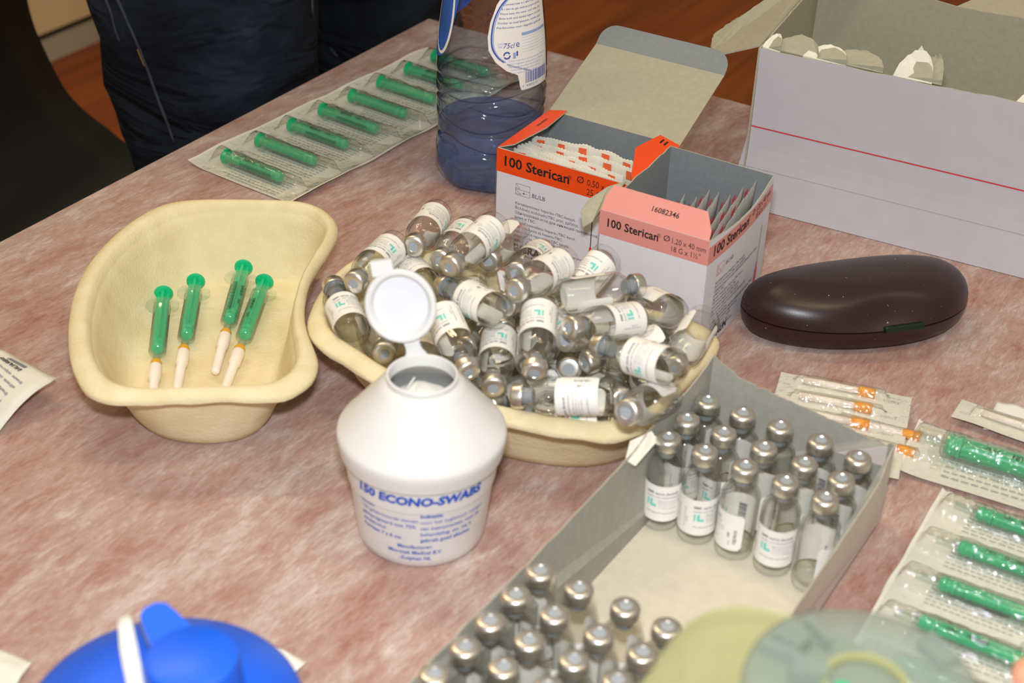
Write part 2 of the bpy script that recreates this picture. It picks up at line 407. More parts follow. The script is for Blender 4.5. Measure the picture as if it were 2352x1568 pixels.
def table():
    t = empty('table', CORNER + EA*.75 + EB*.72); W, L = 1.5, 1.44
    g = lambda c: Vector(c) - t.location
    tc = CORNER + EA*W/2 + EB*L/2
    mesh('table_top', *boxv(g(tc + Vector((0, 0, T-.0165))), EA*(W/2-.002), EB*(L/2-.002), Vector((0, 0, .0145))), M['table_top'], t)
    for sa in (.08, W-.08):
        for sb in (.08, L-.08):
            p = CORNER + EA*sa + EB*sb
            mesh('leg', *boxv(g(p + Vector((0, 0, (T-.031)/2))), EA*.022, EB*.022, Vector((0, 0, (T-.031)/2))), M['steel_dark'], t)
    tag(t, 'rectangular table with dark steel legs under the pink mottled cloth', 'table')
    # the cloth: one sheet over the top, bent down over the edges
    nx, ny = 60, 60; dr = .05; vs = []; fs = []
    prof = lambda s, Lq: (max(0.0, min(Lq, s)), min(0.0, s, Lq-s))
    us = [-dr, -dr*.5, -.006, -.002] + [W*i/nx for i in range(nx+1)] + [W+.002, W+.006, W+dr*.5, W+dr]
    ws = [-dr, -dr*.5, -.006, -.002] + [L*i/ny for i in range(ny+1)] + [L+.002, L+.006, L+dr*.5, L+dr]
    for w_ in ws:
        for u_ in us:
            x, dx = prof(u_, W); y, dy = prof(w_, L)
            d = min(dx, dy); wob = .0016*noise.noise(Vector((u_*7, w_*7, 3)))
            ox = (.0015 if u_ > W else -.0015 if u_ < 0 else 0) + (wob if dx < 0 else 0); oy = (.0015 if w_ > L else -.0015 if w_ < 0 else 0) + (wob if dy < 0 else 0)
            vs.append(CORNER + EA*(x+ox) + EB*(y+oy) + Vector((0, 0, T - .0004 + (d if d < 0 else 0))))
    n = len(us)
    for j in range(len(ws)-1):
        for i in range(n-1): fs.append((j*n+i, (j+1)*n+i, (j+1)*n+i+1, j*n+i+1))
    o = mesh('tablecloth', vs, fs, M['cloth'], smooth=True, auto=50)
    tag(o, 'mottled pink and white nonwoven cloth covering the table', 'tablecloth')
table()

# ------------------------------------------------------------------ chair and standing person
def chair():
    rim = [at_y(x, y, 1.5) for x, y in ((20, -140), (33, -70), (45, 0), (62, 60), (85, 112), (108, 160), (142, 218), (190, 268), (240, 306), (300, 350))]
    rim += [rim[-1] + Vector((.06, 0, -.022)), rim[-1] + Vector((.13, 0, -.028)), rim[-1] + Vector((.17, 0, -.045))]
    pr_ = catmull([(rim[0]+Vector((-.02, 0, .12)))] + rim, 3); n = 9
    loops = []
    shift = Vector((-.17, -.40, 0))
    vs, fs = [], []
    for j in range(n+1):
        t = j/n; dip = .035*math.sin(math.pi*t)
        for p in pr_: vs.append(p + shift*t + Vector((-.35*dip, 0, -.8*dip)))
    k = len(pr_)
    for j in range(n):
        for i in range(k-1): fs.append((j*k+i, j*k+i+1, (j+1)*k+i+1, (j+1)*k+i))
    base = Vector((-.47, 1.28, 0)); root = empty('shell_chair', base)
    o = mesh('seat_shell', [v-base for v in vs], fs, M['black'], root, True)
    so = o.modifiers.new('thickness', 'SOLIDIFY'); so.thickness = .022; so.offset = 0
    seat = rim[-4]; zs = seat.z-.04
    for s, q in ((0, 0), (1, 0), (0, 1), (1, 1)):
        top = seat + Vector((-.06 + .13*s, -.05, 0)) + shift*(.75*q); top.z = zs - .012
        bot = top + Vector((-.08 if s == 0 else .06, .05 if q == 0 else -.05, 0)); bot.z = 0
        mesh('leg', *tube([top-base, bot-base], .011, 10), M['steel_dark'], root, True)
    tag(root, 'black shell chair with curved backrest beyond the table edge', 'chair')
chair()

def person():
    t = Vector((.51, .86, 0))
    def P(x, y, z): return Vector((x, y, z))
    c = P(-.232, 1.395, 0)
    J = {'pel': c+P(0, 0, .95), 'waist': c+P(-.005, .0, 1.08), 'chest': c+P(-.01, 0, 1.3), 'neck': c+P(-.01, 0, 1.46), 'head0': c+P(.0, -.01, 1.55), 'head1': c+P(.01, -.015, 1.68),
         'h1': P(-.286, 1.275, .87), 't1': P(-.270, 1.262, .70), 'k1': P(-.236, 1.275, .47), 's1': P(-.255, 1.30, .30), 'a1': P(-.262, 1.32, .09),
         'h2': P(-.190, 1.50, .87), 't2': P(-.155, 1.502, .70), 'k2': P(-.135, 1.50, .47), 's2': P(-.155, 1.52, .30), 'a2': P(-.17, 1.535, .09)}
    ch = J['chest']
    for i, s in ((1, -1), (2, 1)):
        sh = ch + t*(.19*s) + P(0, 0, .09); J['sh%d' % i] = sh
        J['el%d' % i] = sh + t*(.07*s) + P(-.02, .02, -.26); J['wr%d' % i] = J['el%d' % i] + P(.14, -.09, .12) + t*(-.10*s); J['ha%d' % i] = J['wr%d' % i] + P(.05, -.03, .05) + t*(-.04*s)
    R = {'pel': .135, 'waist': .125, 'chest': .14, 'neck': .055, 'head0': .075, 'head1': .085, 'h1': .112, 't1': .098, 'k1': .073, 's1': .066, 'a1': .055,
         'h2': .112, 't2': .098, 'k2': .073, 's2': .066, 'a2': .055, 'sh1': .065, 'sh2': .065, 'el1': .046, 'el2': .046, 'wr1': .03, 'wr2': .03, 'ha1': .035, 'ha2': .035}
    E = [('pel', 'waist'), ('waist', 'chest'), ('chest', 'neck'), ('neck', 'head0'), ('head0', 'head1')]
    for i in '12': E += [('pel', 'h'+i), ('h'+i, 't'+i), ('t'+i, 'k'+i), ('k'+i, 's'+i), ('s'+i, 'a'+i), ('chest', 'sh'+i), ('sh'+i, 'el'+i), ('el'+i, 'wr'+i), ('wr'+i, 'ha'+i)]
    names = list(J); idx = {k: i for i, k in enumerate(names)}
    root = empty('person', (c.x, c.y, 0))
    me = bpy.data.meshes.new('p'); me.from_pydata([J[k]-root.location for k in names], [(idx[a], idx[b]) for a, b in E], [])
    ob = bpy.data.objects.new('p', me); COL.objects.link(ob)
    ob.modifiers.new('skin', 'SKIN'); sk = me.skin_vertices[0].data
    for k in names: sk[idx[k]].radius = (R[k], R[k])
    sk[idx['pel']].use_root = True
    sd = ob.modifiers.new('sub', 'SUBSURF'); sd.levels = 3
    dg = bpy.context.evaluated_depsgraph_get(); bm_ = bpy.data.meshes.new_from_object(ob.evaluated_get(dg)); bpy.data.objects.remove(ob)
    bm_.materials.clear()
    for k in ('jeans', 'jumper', 'skin', 'hair'): bm_.materials.append(M[k])
    for p in bm_.polygons:
        z = p.center.z; q = p.center + root.location; far = min((q-J['ha1']).length, (q-J['ha2']).length)
        p.material_index = 2 if far < .075 else (3 if z > 1.66 else 2 if z > 1.47 else 1 if z > 1.0 else 0)
        p.use_smooth = True
    # folds of the jeans
    for v in bm_.vertices:
        if v.co.z < 1.0:
            q = Vector((v.co.x*6, v.co.y*6, v.co.z*22)); v.co += v.normal*(.007*noise.noise(q) + .004*noise.noise(q*2.3))
    body = bpy.data.objects.new('body', bm_); COL.objects.link(body); body.parent = root
    g = root.location
    # worn outer seam of the near leg, and side pocket flap
    def seam(name, pts, r, mat):
        loc = []
        from mathutils.bvhtree import BVHTree
        tree = BVHTree.FromPolygons([v.co for v in bm_.vertices], [tuple(p.vertices) for p in bm_.polygons])
        for x, y in pts:
            h = tree.ray_cast(CAM-g, ray(x, y))
            if h[0] is not None and h[3] < 2.2: loc.append(h[0] + h[1]*r*.3)
        if len(loc) > 1: mesh(name, *tube(catmull(loc, 3), r, 6), mat, root, True)
    seam('seam', [(262, -20), (285, 30), (305, 75), (322, 115), (338, 155), (352, 195), (366, 235), (384, 280), (400, 325)], .0013, M['stitch'])
    seam('seam', [(318, 112), (326, 132), (334, 150)], .0014, M['stitch_gold'])
    seam('seam', [(240, -10), (256, 30), (266, 70), (276, 95)], .0012, M['stitch'])
    seam('seam', [(716, -10), (719, 40), (735, 75), (760, 110), (775, 130)], .0010, M['stitch'])
    for i in '12':
        a = J['a'+i]; L = []
        for k, (d, wd, h) in enumerate(((-.07, .03, .04), (-.05, .04, .06), (.02, .042, .062), (.1, .045, .045), (.16, .04, .035), (.19, .02, .025))):
            cc = a + Vector((.75, -.45, 0)).normalized()*d - g; cc.z = 0
            sdv = Vector((.45, .75, 0)).normalized()*wd
            L.append([cc + sdv*math.cos(q*math.pi/5) + Vector((0, 0, max(.0, h*(.5+.5*math.sin(q*math.pi/5))*1.6))) for q in range(10)])
        mesh('shoe', *rings(L), M['shoe'], root, True)
    tag(root, 'person in dark blue jeans standing behind the table', 'person')
person()

# ------------------------------------------------------------------ moulded pulp kidney dishes
def dish(name, outline, medial, h, label, bottom=.62, wall=.032, seed=0):
    c = sum(outline, Vector((0, 0)))/len(outline)
    O = resample(catmull([Vector((p[0], p[1], 0)) for p in outline], 10, True), 120)
    for _ in range(3): O = [(O[i-1]+O[i]*2+O[(i+1) % 120])/4 for i in range(120)]
    med = [Vector((p[0], p[1], 0)) for p in medial]
    def near(p):
        best = None
        for a, b in zip(med, med[1:]):
            t = max(0, min(1, (p-a).dot(b-a)/(b-a).length_squared)); q = a.lerp(b, t)
            if best is None or (q-p).length < (best-p).length: best = q
        return best
    inw = []
    for p in O:
        d = near(p)-p; L = d.length; inw.append(d/L*min(wall, L*bottom))
    for _ in range(60): inw = [(inw[i-1]+inw[i]*2+inw[(i+1) % 120])/4 for i in range(120)]
    B = [O[i]+inw[i] for i in range(120)]
    ar = lambda q: abs(sum(q[i-1].x*q[i].y-q[i].x*q[i-1].y for i in range(120)))/2
    a0 = ar(B); bc = sum(B, Vector((0, 0, 0)))/120
    for _ in range(140): B = [(B[i-1]+B[i]*2+B[(i+1) % 120])/4 for i in range(120)]
    sc = math.sqrt(a0/ar(B)); B = [bc+(p-bc)*sc for p in B]; inw = [B[i]-O[i] for i in range(120)]
    def ring(k, z, wob=0): return [O[i] + inw[i]*k + Vector((0, 0, z + wob*noise.noise(Vector((i*.35, seed, 0))))) - Vector((c.x, c.y, 0)) for i in range(120)]
    prof_in = [(.0, h-.0066, .0016), (-.01, h-.0046, .0010), (.01, h-.0034, .0003), (.08, h-.0016, 0), (.17, h-.0004, 0), (.26, h, 0), (.33, h-.0012, 0), (.39, h-.0048, 0), (.46, h-.0108, 0), (.56, h-.020, 0), (.70, h-.031, 0), (.82, h-.039, 0), (.92, h-.0435, 0), (1.03, h-.0462, 0), (1.2, .0030, 0)]
    prof_out = [(1.2, .0, 0), (1.06, .0, 0), (.97, .0012, 0), (.86, .007, 0), (.72, .018, 0), (.58, .030, 0), (.50, .0375, 0), (.43, .0428, 0), (.32, h-.0034, 0), (.24, h-.0026, 0), (.12, h-.0034, 0), (.04, h-.0056, .0010)]
    root = empty(name, (c.x, c.y, T))
    vs, fs = rings([ring(*p) for p in prof_in + prof_out] , False, False)
    n = 120; k = len(prof_in)+len(prof_out)
    fs += [((k-1)*n+i, (k-1)*n+(i+1) % n, (i+1) % n, i) for i in range(n)]
    # close the two floors
    a = (len(prof_in)-1)*n
    fs = [f for f in fs if not (min(f) >= a and max(f) < a+2*n and len({v//n for v in f}) == 2 and {v//n for v in f} == {len(prof_in)-1, len(prof_in)})]
    fs.append(tuple(a+i for i in range(n))); fs.append(tuple(reversed([a+n+i for i in range(n)])))
    o = fix(mesh('dish_body', vs, fs, M['pulp'], root, True, auto=60))
    tag(root, label, 'kidney dish', 'pulp kidney dishes'); return root
Lz = [(150,900),(165,720),(230,530),(330,390),(450,270),(620,150),(750,100),(900,85),(1100,85),(1350,90),(1550,95),(1690,145),(1760,215),(1770,280),(1730,360),(1660,460),(1600,560),(1570,680),(1565,800),(1590,900),(1640,1010),(1650,1080),(1620,1160),(1540,1220),(1430,1270),(1250,1270),(950,1270),(600,1290),(380,1285),(280,1250),(210,1170),(165,1050)]
LO = [U(100+a*.3827, 430+b*.3827, .046).xy for a, b in Lz]
lc = sum(LO, Vector((0, 0)))/len(LO)
dish('kidney_dish', LO, [(lc.x+.028, lc.y+.072), (lc.x-.012, lc.y+.02), (lc.x-.010, lc.y-.03), (lc.x+.008, lc.y-.048)], .05, 'cream pulp kidney dish holding only four green syringes', seed=1)
RO = [Vector(p) for p in [(-.1160,.748),(-.1145,.738),(-.1085,.7245),(-.0905,.7080),(-.0695,.6870),(-.038,.6705),(-.001,.6575),(.028,.650),(.0555,.6475),(.077,.664),(.093,.697),(.108,.722),(.1165,.738),(.117,.748),(.109,.760),(.095,.768),(.07,.778),(.04,.788),(.012,.802),(-.018,.818),(-.048,.832),(-.074,.833),(-.095,.820),(-.108,.796),(-.1145,.768)]]
dish('kidney_dish', RO, [(-.072, .785), (-.03, .745), (.03, .712), (.068, .725)], .05, 'cream pulp kidney dish heaped with glass vials', seed=2)

# ------------------------------------------------------------------ vials
VL = .054
def make_vial():
    root = empty('glass_vial')
    R = .0098
    outer = [(0, .0012), (.0062, .0010), (.0078, .0002), (.0086, .0), (.0094, .0008), (R, .0028), (R, .0352), (R-.0004, .0378), (R-.0016, .0402), (.0068, .0420), (.0058, .0432), (.0055, .0446), (.0055, .0470), (.0062, .0478), (.0063, .0490)]
    inner = [(.0045, .0490), (.0045, .0436), (.0054, .0416), (.0073, .0394), (R-.0017, .0374), (R-.0012, .0350), (R-.0012, .0048), (R-.0024, .0030), (0, .0026)]
    mesh('glass_body', *lathe(outer + inner, 36), M['glass'], root, True, auto=60)
    mesh('stopper', *lathe([(0, .0425), (.0038, .0425), (.0043, .0435), (.0044, .0489), (.0060, .0490), (.0060, .0496), (0, .0496)], 20), M['rubber'], root, True, auto=40)
    cp = mesh('crimp_cap', *lathe([(.0057, .0488), (.0061, .0477), (.0065, .0475), (.00675, .0480), (.0067, .0490), (.0067, .0522), (.0063, .0533), (.0056, .0538), (.0046, .0540), (.0031, .0540), (.0028, .0536), (0, .0535)], 32), M['aluminium'], root, True, auto=50)
    mesh('septum', *lathe([(.00275, .05362), (.0022, .05372), (.0010, .05374), (0, .05374)], 20), M['septum'], cp, True)
    # label: paper wrapped round the glass with rounded free end
    RL = R + .00012; vs = []; fs = []; x0, x1, y0, y1 = -.0245, .0235, .0070, .0292; n = 30; rad = .0022
    for i in range(n+1):
        x = x0 + (x1-x0)*i/n; e = min(x-x0, x1-x); ins = rad - math.sqrt(max(0, rad*rad-(rad-e)**2)) if e < rad else 0
        for y in (y0+ins, y1-ins): vs.append(cyl(RL)(x, y))
    fs = [(2*i, 2*i+2, 2*i+3, 2*i+1) for i in range(n)]
    lb = mesh('label', vs, fs, M['label'], root, True)
    p = Print()
    p.text('BMR vaccin (levend)', .0021, -.0070, .0240, 0, .012).text('poeder voor injectievloeistof', .00155, -.0070, .0218, 0)
    p.rect(-.0066, .0160, -.0034, .0205, 1).rect(-.0034, .0160, -.0012, .0176, 1)
    for k, s in enumerate(('Gevriesdroogd bof, mazelen', 'en rodehond vaccin, 1 dosis', 'oplossen in 0,5 ml', 's.c. of i.m. toedienen')): p.text(s, .0012, -.0002, .0196-k*.0015, 2)
    p.text('NVI nederlands vaccin instituut', .0013, -.0066, .0120, 0)
    for i in range(4):
        for j in range(3): p.rect(-.0026+i*.0012, .0182+j*.0010, -.0023+i*.0012, .0185+j*.0010, 2)
    p.barcode(-.0165, .0110, .0125, .0052, 0, 7, True).text('012398', .0013, -.0098, .0140, 2, rot=math.pi/2)
    p.text('15JUN10', .0024, .0205, .0110, 0, .02, rot=math.pi/2).text('109', .0020, .0170, .0150, 0, .02, rot=math.pi/2).text('charge', .0012, .0172, .0100, 2, rot=math.pi/2)
    p.build('label_print', [M['ink'], M['teal'], M['ink_grey']], lb, cyl(RL+.0001))
    return root
VIAL = make_vial(); _first = [True]
def put_vial(mat, label, group):
    o = VIAL if _first[0] else copy_tree(VIAL); _first[0] = False
    o.matrix_world = mat; tag(o, label, 'vial', group); return o
HEAP = [(-489,8468,653,-597,7942,704),
 (-120,7893,897,-363,7411,885),
 (-290,8324,624,-437,7809,693),
 (-707,8034,669,-904,7531,685),
 (-496,7732,561,-721,8217,486),
 (-869,7244,535,-1049,7753,548),
 (-809,7662,327,-692,7154,471),
 (-73,7070,819,-404,7488,733),
 (199,7677,627,-45,7220,777),
 (279,7568,868,-2,7112,931),
 (-5,8265,657,-156,7753,736),
 (160,8100,612,3,7603,752),
 (243,7236,830,705,7509,773),
 (706,7181,755,284,6864,872),
 (872,7276,735,689,7749,550),
 (1056,7397,635,862,6894,626),
 (828,6466,910,432,6819,811),
 (533,6528,689,12,6633,594),
 (470,7195,291,595,6726,529),
 (805,6659,620,565,6215,811),
 (-67,7262,587,-87,6723,567),
 (144,7199,816,121,6670,709),
 (-405,7213,756,-215,6716,664),
 (469,7423,546,275,6958,739),
 (409,7534,285,311,7046,494),
 (-454,7286,456,-496,6775,624),
 (-237,8049,369,-326,7539,522),
 (-692,7773,447,-517,7276,566),
 (-321,7135,317,204,7253,267),
 (-557,7696,301,-292,7240,417),
 (-314,7643,186,-142,7136,123),
 (-829,7905,318,-611,7467,89),
 (543,6649,500,18,6756,436),
 (-541,7491,180,-270,7025,146),
 (428,7602,369,949,7488,455),
 (270,7478,558,75,6974,552),
 (-43,7016,151,-386,6852,534),
 (190,7655,225,299,7134,134),
 (617,7473,645,631,7156,207),
 (855,7272,574,389,7000,572),
 (-185,7354,329,316,7531,425),
 (722,6751,704,745,7143,334),
 (253,7169,347,-118,6783,415),
 (959,7317,553,678,7372,95),
 (9,7850,514,419,7583,286),
 (-20,7903,329,-262,7422,358),
 (85,6863,270,610,6754,335),
 (-670,8012,215,-408,7552,110),
 (-116,7887,555,-43,7353,528),
 (601,7534,248,422,7048,97),
 (413,6968,187,-98,7130,123),
 (-10,7718,214,37,7190,109),
 (540,7965,692,239,7556,510)]
# for the vials one can make out: how the label is turned and what tells the vial apart
HL = [(-35, 'empty vial leaning at the back of the heap, standing highest towards the water bottle'),
 (-30, 'vial on top of the heap, barcode near its base, cap towards the flip cap'),
 (60, 'vial tucked beside and under the top vial, only its cap well seen'),
 (20, 'vial lying behind the open white flip cap, label lines facing up'),
 (0, 'vial whose silver cap peeps out just above the open white flip cap'),
 (20, 'vial at the dish tip beside the four syringes, base tilted towards the swab tub'),
 (150, 'vial under the white flip cap, cap face pointing over the dish rim'),
 (-45, 'vial with barcode label facing up, cap against the white flip cap'),
 (120, 'vial with cap resting on the barcode label of its neighbour'),
 (-40, 'vial with upright barcode in front of the orange needle box'),
 (150, 'vial behind the heap close to the orange needle box, cap towards the swab tub'),
 (40, 'vial wedged low between the heap and the orange needle box'),
 (165, 'vial lying across the heap with cap pointing at the glasses case'),
 (40, 'vial with its base towards the glasses case, below the one lying across'),
 (150, 'vial against the pink needle box with only its label end showing'),
 (175, 'vial at the dish end beside the glasses case, dated label, base upward'),
 (-20, 'vial with teal square and barcode, base over the rim beside the cardboard tray'),
 (-62, 'vial lying along the front rim of the dish with barcode on top'),
 (90, 'vial low at the front rim with cap beside the cardboard tray'),
 (140, 'vial low in the dish corner next to the cardboard tray wall'),
 (15, 'vial standing cap down just behind the swab tub cone, label facing out'),
 (25, 'vial in the heap centre, base up, blue cap face turned to the front rim'),
 (30, 'vial sloping from the white flip cap down to the swab tub cone'),
 (110, 'vial in the middle of the heap with its cap facing the swab tub'),
 (100, 'vial deep in the heap above the one along the front rim'),
 (130, 'vial low between the white flip cap hinge and the dish rim'),
 (80, 'vial under the barcode vial beside the white flip cap'),
 (100, 'vial hidden behind the white flip cap disc')]
random.seed(9)
for i, v in enumerate(HEAP):
    b, c = Vector((v[0]/1e4, v[1]/1e4, T + v[2]/1e4)), Vector((v[3]/1e4, v[4]/1e4, T + v[5]/1e4))
    if i < len(HL): put_vial(axis_matrix(b, c, CAM, math.radians(HL[i][0])), HL[i][1], 'vials heaped in the kidney dish')
    else: put_vial(axis_matrix(b, c, CAM, random.uniform(0, 6.28)), 'vial half hidden low among the others in the heaped kidney dish', 'vials buried in the heap')

# ------------------------------------------------------------------ cardboard tray with standing vials
TF = .0016
def tray():
    BL, BR = Vector((.1055, .688)), Vector((.1975, .647)); FL = Vector((-.066, .410)); FR = Vector((.060, .412))
    c = (BL+BR+FL+FR)/4; root = empty('cardboard_tray', (c.x, c.y, T)); o3 = lambda p, z: Vector((p.x-c.x, p.y-c.y, z))
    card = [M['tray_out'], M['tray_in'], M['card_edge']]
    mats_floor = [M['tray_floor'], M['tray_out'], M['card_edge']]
    fl = sheet([o3(FL, TF), o3(FR, TF), o3(BR, TF), o3(BL, TF)], TF-.0002); mesh('tray_floor', fl[0], fl[1], mats_floor, root, mi=fl[2])
    zz = Vector((0, 0, 1))
    def wall(name, a, b, prof, lean, seed, n=44):
        """a, b: floor ends; prof: (fraction, height) list; lean: outward lean at the top."""
        d = (b-a); nrm = Vector((-d.y, d.x)).normalized()      # points to the inside (left of a->b)
        top = []
        for i in range(n+1):
            t = i/n
            for (t0, h0), (t1, h1) in zip(prof, prof[1:]):
                if t0 <= t <= t1: h = h0+(h1-h0)*(t-t0)/(t1-t0)
            h += .0016*noise.noise(Vector((t*26, seed, 0))) + .0009*noise.noise(Vector((t*70, seed, 2)))
            tp = min(1, t/.14, (1-t)/.14); top.append(o3(a.lerp(b, t) - nrm*lean*(h/.05)*tp*tp*(3-2*tp), h))
        pts = [o3(a, .0), o3(b, .0)] + top[::-1]
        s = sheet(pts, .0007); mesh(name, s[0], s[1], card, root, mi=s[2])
    # inside is to the left when walking round anticlockwise
    wall('tray_wall', BR, BL, [(0, .050), (.12, .047), (.35, .052), (.7, .058), (.86, .061), (1, .074)], .004, 1)
    wall('tray_wall', BL, FL, [(0, .074), (.07, .061), (.25, .052), (.5, .050), (1, .050)], .005, 2)
    wall('tray_wall', FL, FR, [(0, .050), (1, .046)], .003, 3)
    wall('tray_wall', FR, BR, [(0, .046), (.45, .044), (.7, .045), (.9, .047), (1, .050)], .004, 4)
    # torn white lip on the side wall
    a, b = o3(BL.lerp(FL, .175), .052), o3(BL.lerp(FL, .245), .050); out = Vector((-.84, .54, 0))
    pts = [a, b, b + out*.006 + zz*.001, b.lerp(a, .5) + out*.010 + zz*.003, a + out*.004 + zz*.004]
    s = sheet(pts, .0006); mesh('torn_lip', s[0], s[1], [M['torn_white']]*2 + [M['card_edge']], root, mi=s[2])
    # dotted tear line and faint printing on the outside of the wall
    d = (BR-FR); L = d.length; e = Vector((d.x, d.y, 0))/L; nrm = Vector((e.y, -e.x, 0))
    p = Print()
    for k in range(40): p.rect(L*.45+k*L*.013, .0395, L*.45+k*L*.013+L*.007, .0399, 0)
    p.text('BMR vaccin', .0075, L*.50, .016, 1, .01).text('10 x 1 dosis', .0065, L*.50, .006, 1, .01)
    g = o3(FR, 0)
    p.build('lettering', [M['torn_white'], M['ink_grey']], root, lambda x, y: g + e*x + nrm*(.0008 + .004*y/.05 + .0002) + zz*y)
    tag(root, 'shallow open grey cardboard tray with torn walls and standing vials', 'tray')
tray()
BACK = [[(.1033,.6727),(.1212,.6632),(.1392,.6520),(.1579,.6412),(.1745,.6285)],[(.0918,.6551),(.1098,.6443),(.1280,.6334),(.1468,.6222),(.1640,.6110)],[(.0807,.6385),(.0985,.6285),(.1168,.6173),(.1353,.6063),(.1530,.5945)]]
FRONT = [[(.0168,.5340),(.0342,.5235),(.0540,.5121),(.0714,.5008)],[(.0066,.5170),(.0238,.5061),(.0422,.4951),(.0600,.4848)],[(-.0040,.5005),(.0131,.4894),(.0314,.4790),(.0490,.4682)],[(-.0146,.4838),(.0022,.4727),(.0206,.4624),(.0385,.4515)],[(-.0258,.4673),(-.0084,.4562),(.0098,.4458)],[(-.0362,.4508),(-.0190,.4398)]]
ORD = ['first', 'second', 'third', 'fourth', 'fifth']
spins = {(2, 0): -8, (2, 1): 28, (2, 2): -112, (2, 3): -5, (2, 4): 150}
random.seed(3)
for r, row in enumerate(BACK):
    for k, (x, y) in enumerate(row):
        j = random.uniform(-.0001, .0001); b = Vector((x+j, y-j, T+TF+.0002))
        put_vial(axis_matrix(b, b+Vector((random.uniform(-.0006, .0006), random.uniform(-.0006, .0006), VL)), CAM, math.radians(spins.get((r, k), random.uniform(-180, 180)))),
                 'upright vial, far tray group, %s row, %s from the kidney dish side' % (('back', 'middle', 'front')[r], ORD[k]), 'upright vials in the far tray group')
for r, row in enumerate(FRONT):
    for k, (x, y) in enumerate(row):
        b = Vector((x, y, T+TF+.0002))
        put_vial(axis_matrix(b, b+Vector((random.uniform(-.0005, .0005), random.uniform(-.0005, .0005), VL)), CAM, random.uniform(0, 6.28)),
                 'upright vial, near tray group, row %s, %s from the swab tub side' % (['one', 'two', 'three', 'four', 'five', 'six'][r], ORD[k]), 'upright vials in the near tray group')

# ------------------------------------------------------------------ syringes
def syringe_parts(parent, big=False, needle=False, out=.006, ml='2', spin=0.0, first='barrel'):
    """Parts along local +Z from the nozzle (0) to the thumb rest."""
    k = 1.50 if big else 1.0; R = .0051*k; L = .050*k
    z0 = .010; zb = z0+L
    bar = [(.0017, 0), (.0021, .0), (.0024, .008), (.0026, z0-.0006), (R*.72, z0-.0004), (R, z0+.0012), (R, zb-.006), (R*1.06, zb-.0055), (R*1.06, zb-.0045), (R, zb-.004), (R, zb), (R-.0009, zb), (R-.0009, z0+.002), (.0016, z0+.0006), (.0016, 0)]
    mb = MB(); mb.add(lathe(bar, 24))
    # finger flange: a wide oval plate
    n = 28; W_, D_ = .0102*k, .0060*k
    ov = [(W_*math.cos(2*math.pi*i/n), D_*math.sin(2*math.pi*i/n)) for i in range(n)]; inn = [(R*math.cos(2*math.pi*i/n), R*math.sin(2*math.pi*i/n)) for i in range(n)]
    vs = [(x, y, zb-.0012) for x, y in ov] + [(x, y, zb) for x, y in ov] + [(x, y, zb-.0012) for x, y in inn] + [(x, y, zb) for x, y in inn]
    fs = []
    for i in range(n):
        j = (i+1) % n; fs += [(i, j, n+j, n+i), (n+i, n+j, 3*n+j, 3*n+i), (j, i, 2*n+i, 2*n+j)]
    mb.add((vs, fs))
    b = mb.build(first, M['clear_plastic'], parent, True, 40)
    sub = b if first != 'barrel' else parent
    # plunger: piston, ribbed rod, thumb rest
    zt = zb + out; pm = MB(); r1 = R-.0011
    pm.add(lathe([(0, z0+.0022), (r1*.7, z0+.0022), (r1, z0+.0042), (r1, z0+.0052), (r1*.86, z0+.0058), (r1*.86, z0+.0082), (r1, z0+.0088), (r1, z0+.0105), (r1*.55, z0+.011), (r1*.55, zt), (0, zt)], 20))
    for a in (0, math.pi/2): pm.add(boxv((0, 0, (z0+.011+zt)/2), (r1*.93*math.cos(a), r1*.93*math.sin(a), 0), (-.0009*math.sin(a), .0009*math.cos(a), 0), (0, 0, (zt-z0-.011)/2)))
    pm.add(lathe([(0, zt-.0002), (R*.98, zt-.0002), (R*1.12, zt+.0002), (R*1.14, zt+.0009), (R*1.08, zt+.0015), (0, zt+.0016)], 26))
    pm.build('plunger', M['green'], sub, True, 40)
    p = Print()
    p.text('B|BRAUN', .0026*k, z0+.014*k, .0012*k, 0, .025).text('Injekt', .0024*k, z0+.029*k, .0012*k, 0, .008)
    steps = 40 if not big else 25
    for i in range(steps+1):
        x = z0+.012 + (zb-.008-z0-.012)*i/steps; ln = .0034 if i % 5 == 0 else .0022
        p.rect(x, (-.0018-ln)*k, x+.00030*k, -.0018*k, 0)
    for i, s in enumerate(('1', ml)): p.text(s, .0024*k, z0+.018*k+i*.016*k, -.0078*k, 0)
    Rp = R+.0001
    p.build('scale_print', [M['black_ink']], sub, lambda x, y: (Rp*math.sin(y/Rp), -Rp*math.cos(y/Rp), zb + z0 - x)).rotation_euler = (0, 0, spin)
    if needle:
        mesh('needle_hub', *lathe([(0, .001), (.0026, .001), (.0034, -.001), (.0034, -.0045), (.0026, -.006), (.0022, -.011), (0, -.011)][::-1], 18), M['amber'], sub, True, auto=40)
        mesh('needle_cap', *lathe([(0, -.042), (.0016, -.0418), (.0024, -.0408), (.0027, -.0390), (.0028, -.0180), (.0036, -.0165), (.0037, -.0060), (.0037, -.0045), (0, -.0045)], 20), M['needle_cap'], sub, True, auto=50)
DS = [((376, 672), (352, 893), -4, 'syringe closest to the far dish side, set apart from the others', 155),
      ((450, 644), (408, 885), 0, 'second syringe from the outer dish wall, graduations turned down', 165),
      ((560, 612), (492, 862), 0, 'syringe lying farthest back in the dish, black graduations facing up', 25),
      ((608, 645), (520, 884), 0, 'syringe leaning against the one with graduations up, volume mark showing', -30)]
DS_LABEL = ['capped green syringe in the dish, outermost, clear of the other three', 'capped green syringe in the dish, second from the cream outer wall',
            'capped green syringe in the dish with black graduations facing up', 'capped green syringe in the dish crossing its neighbour, volume mark up']
proto = None
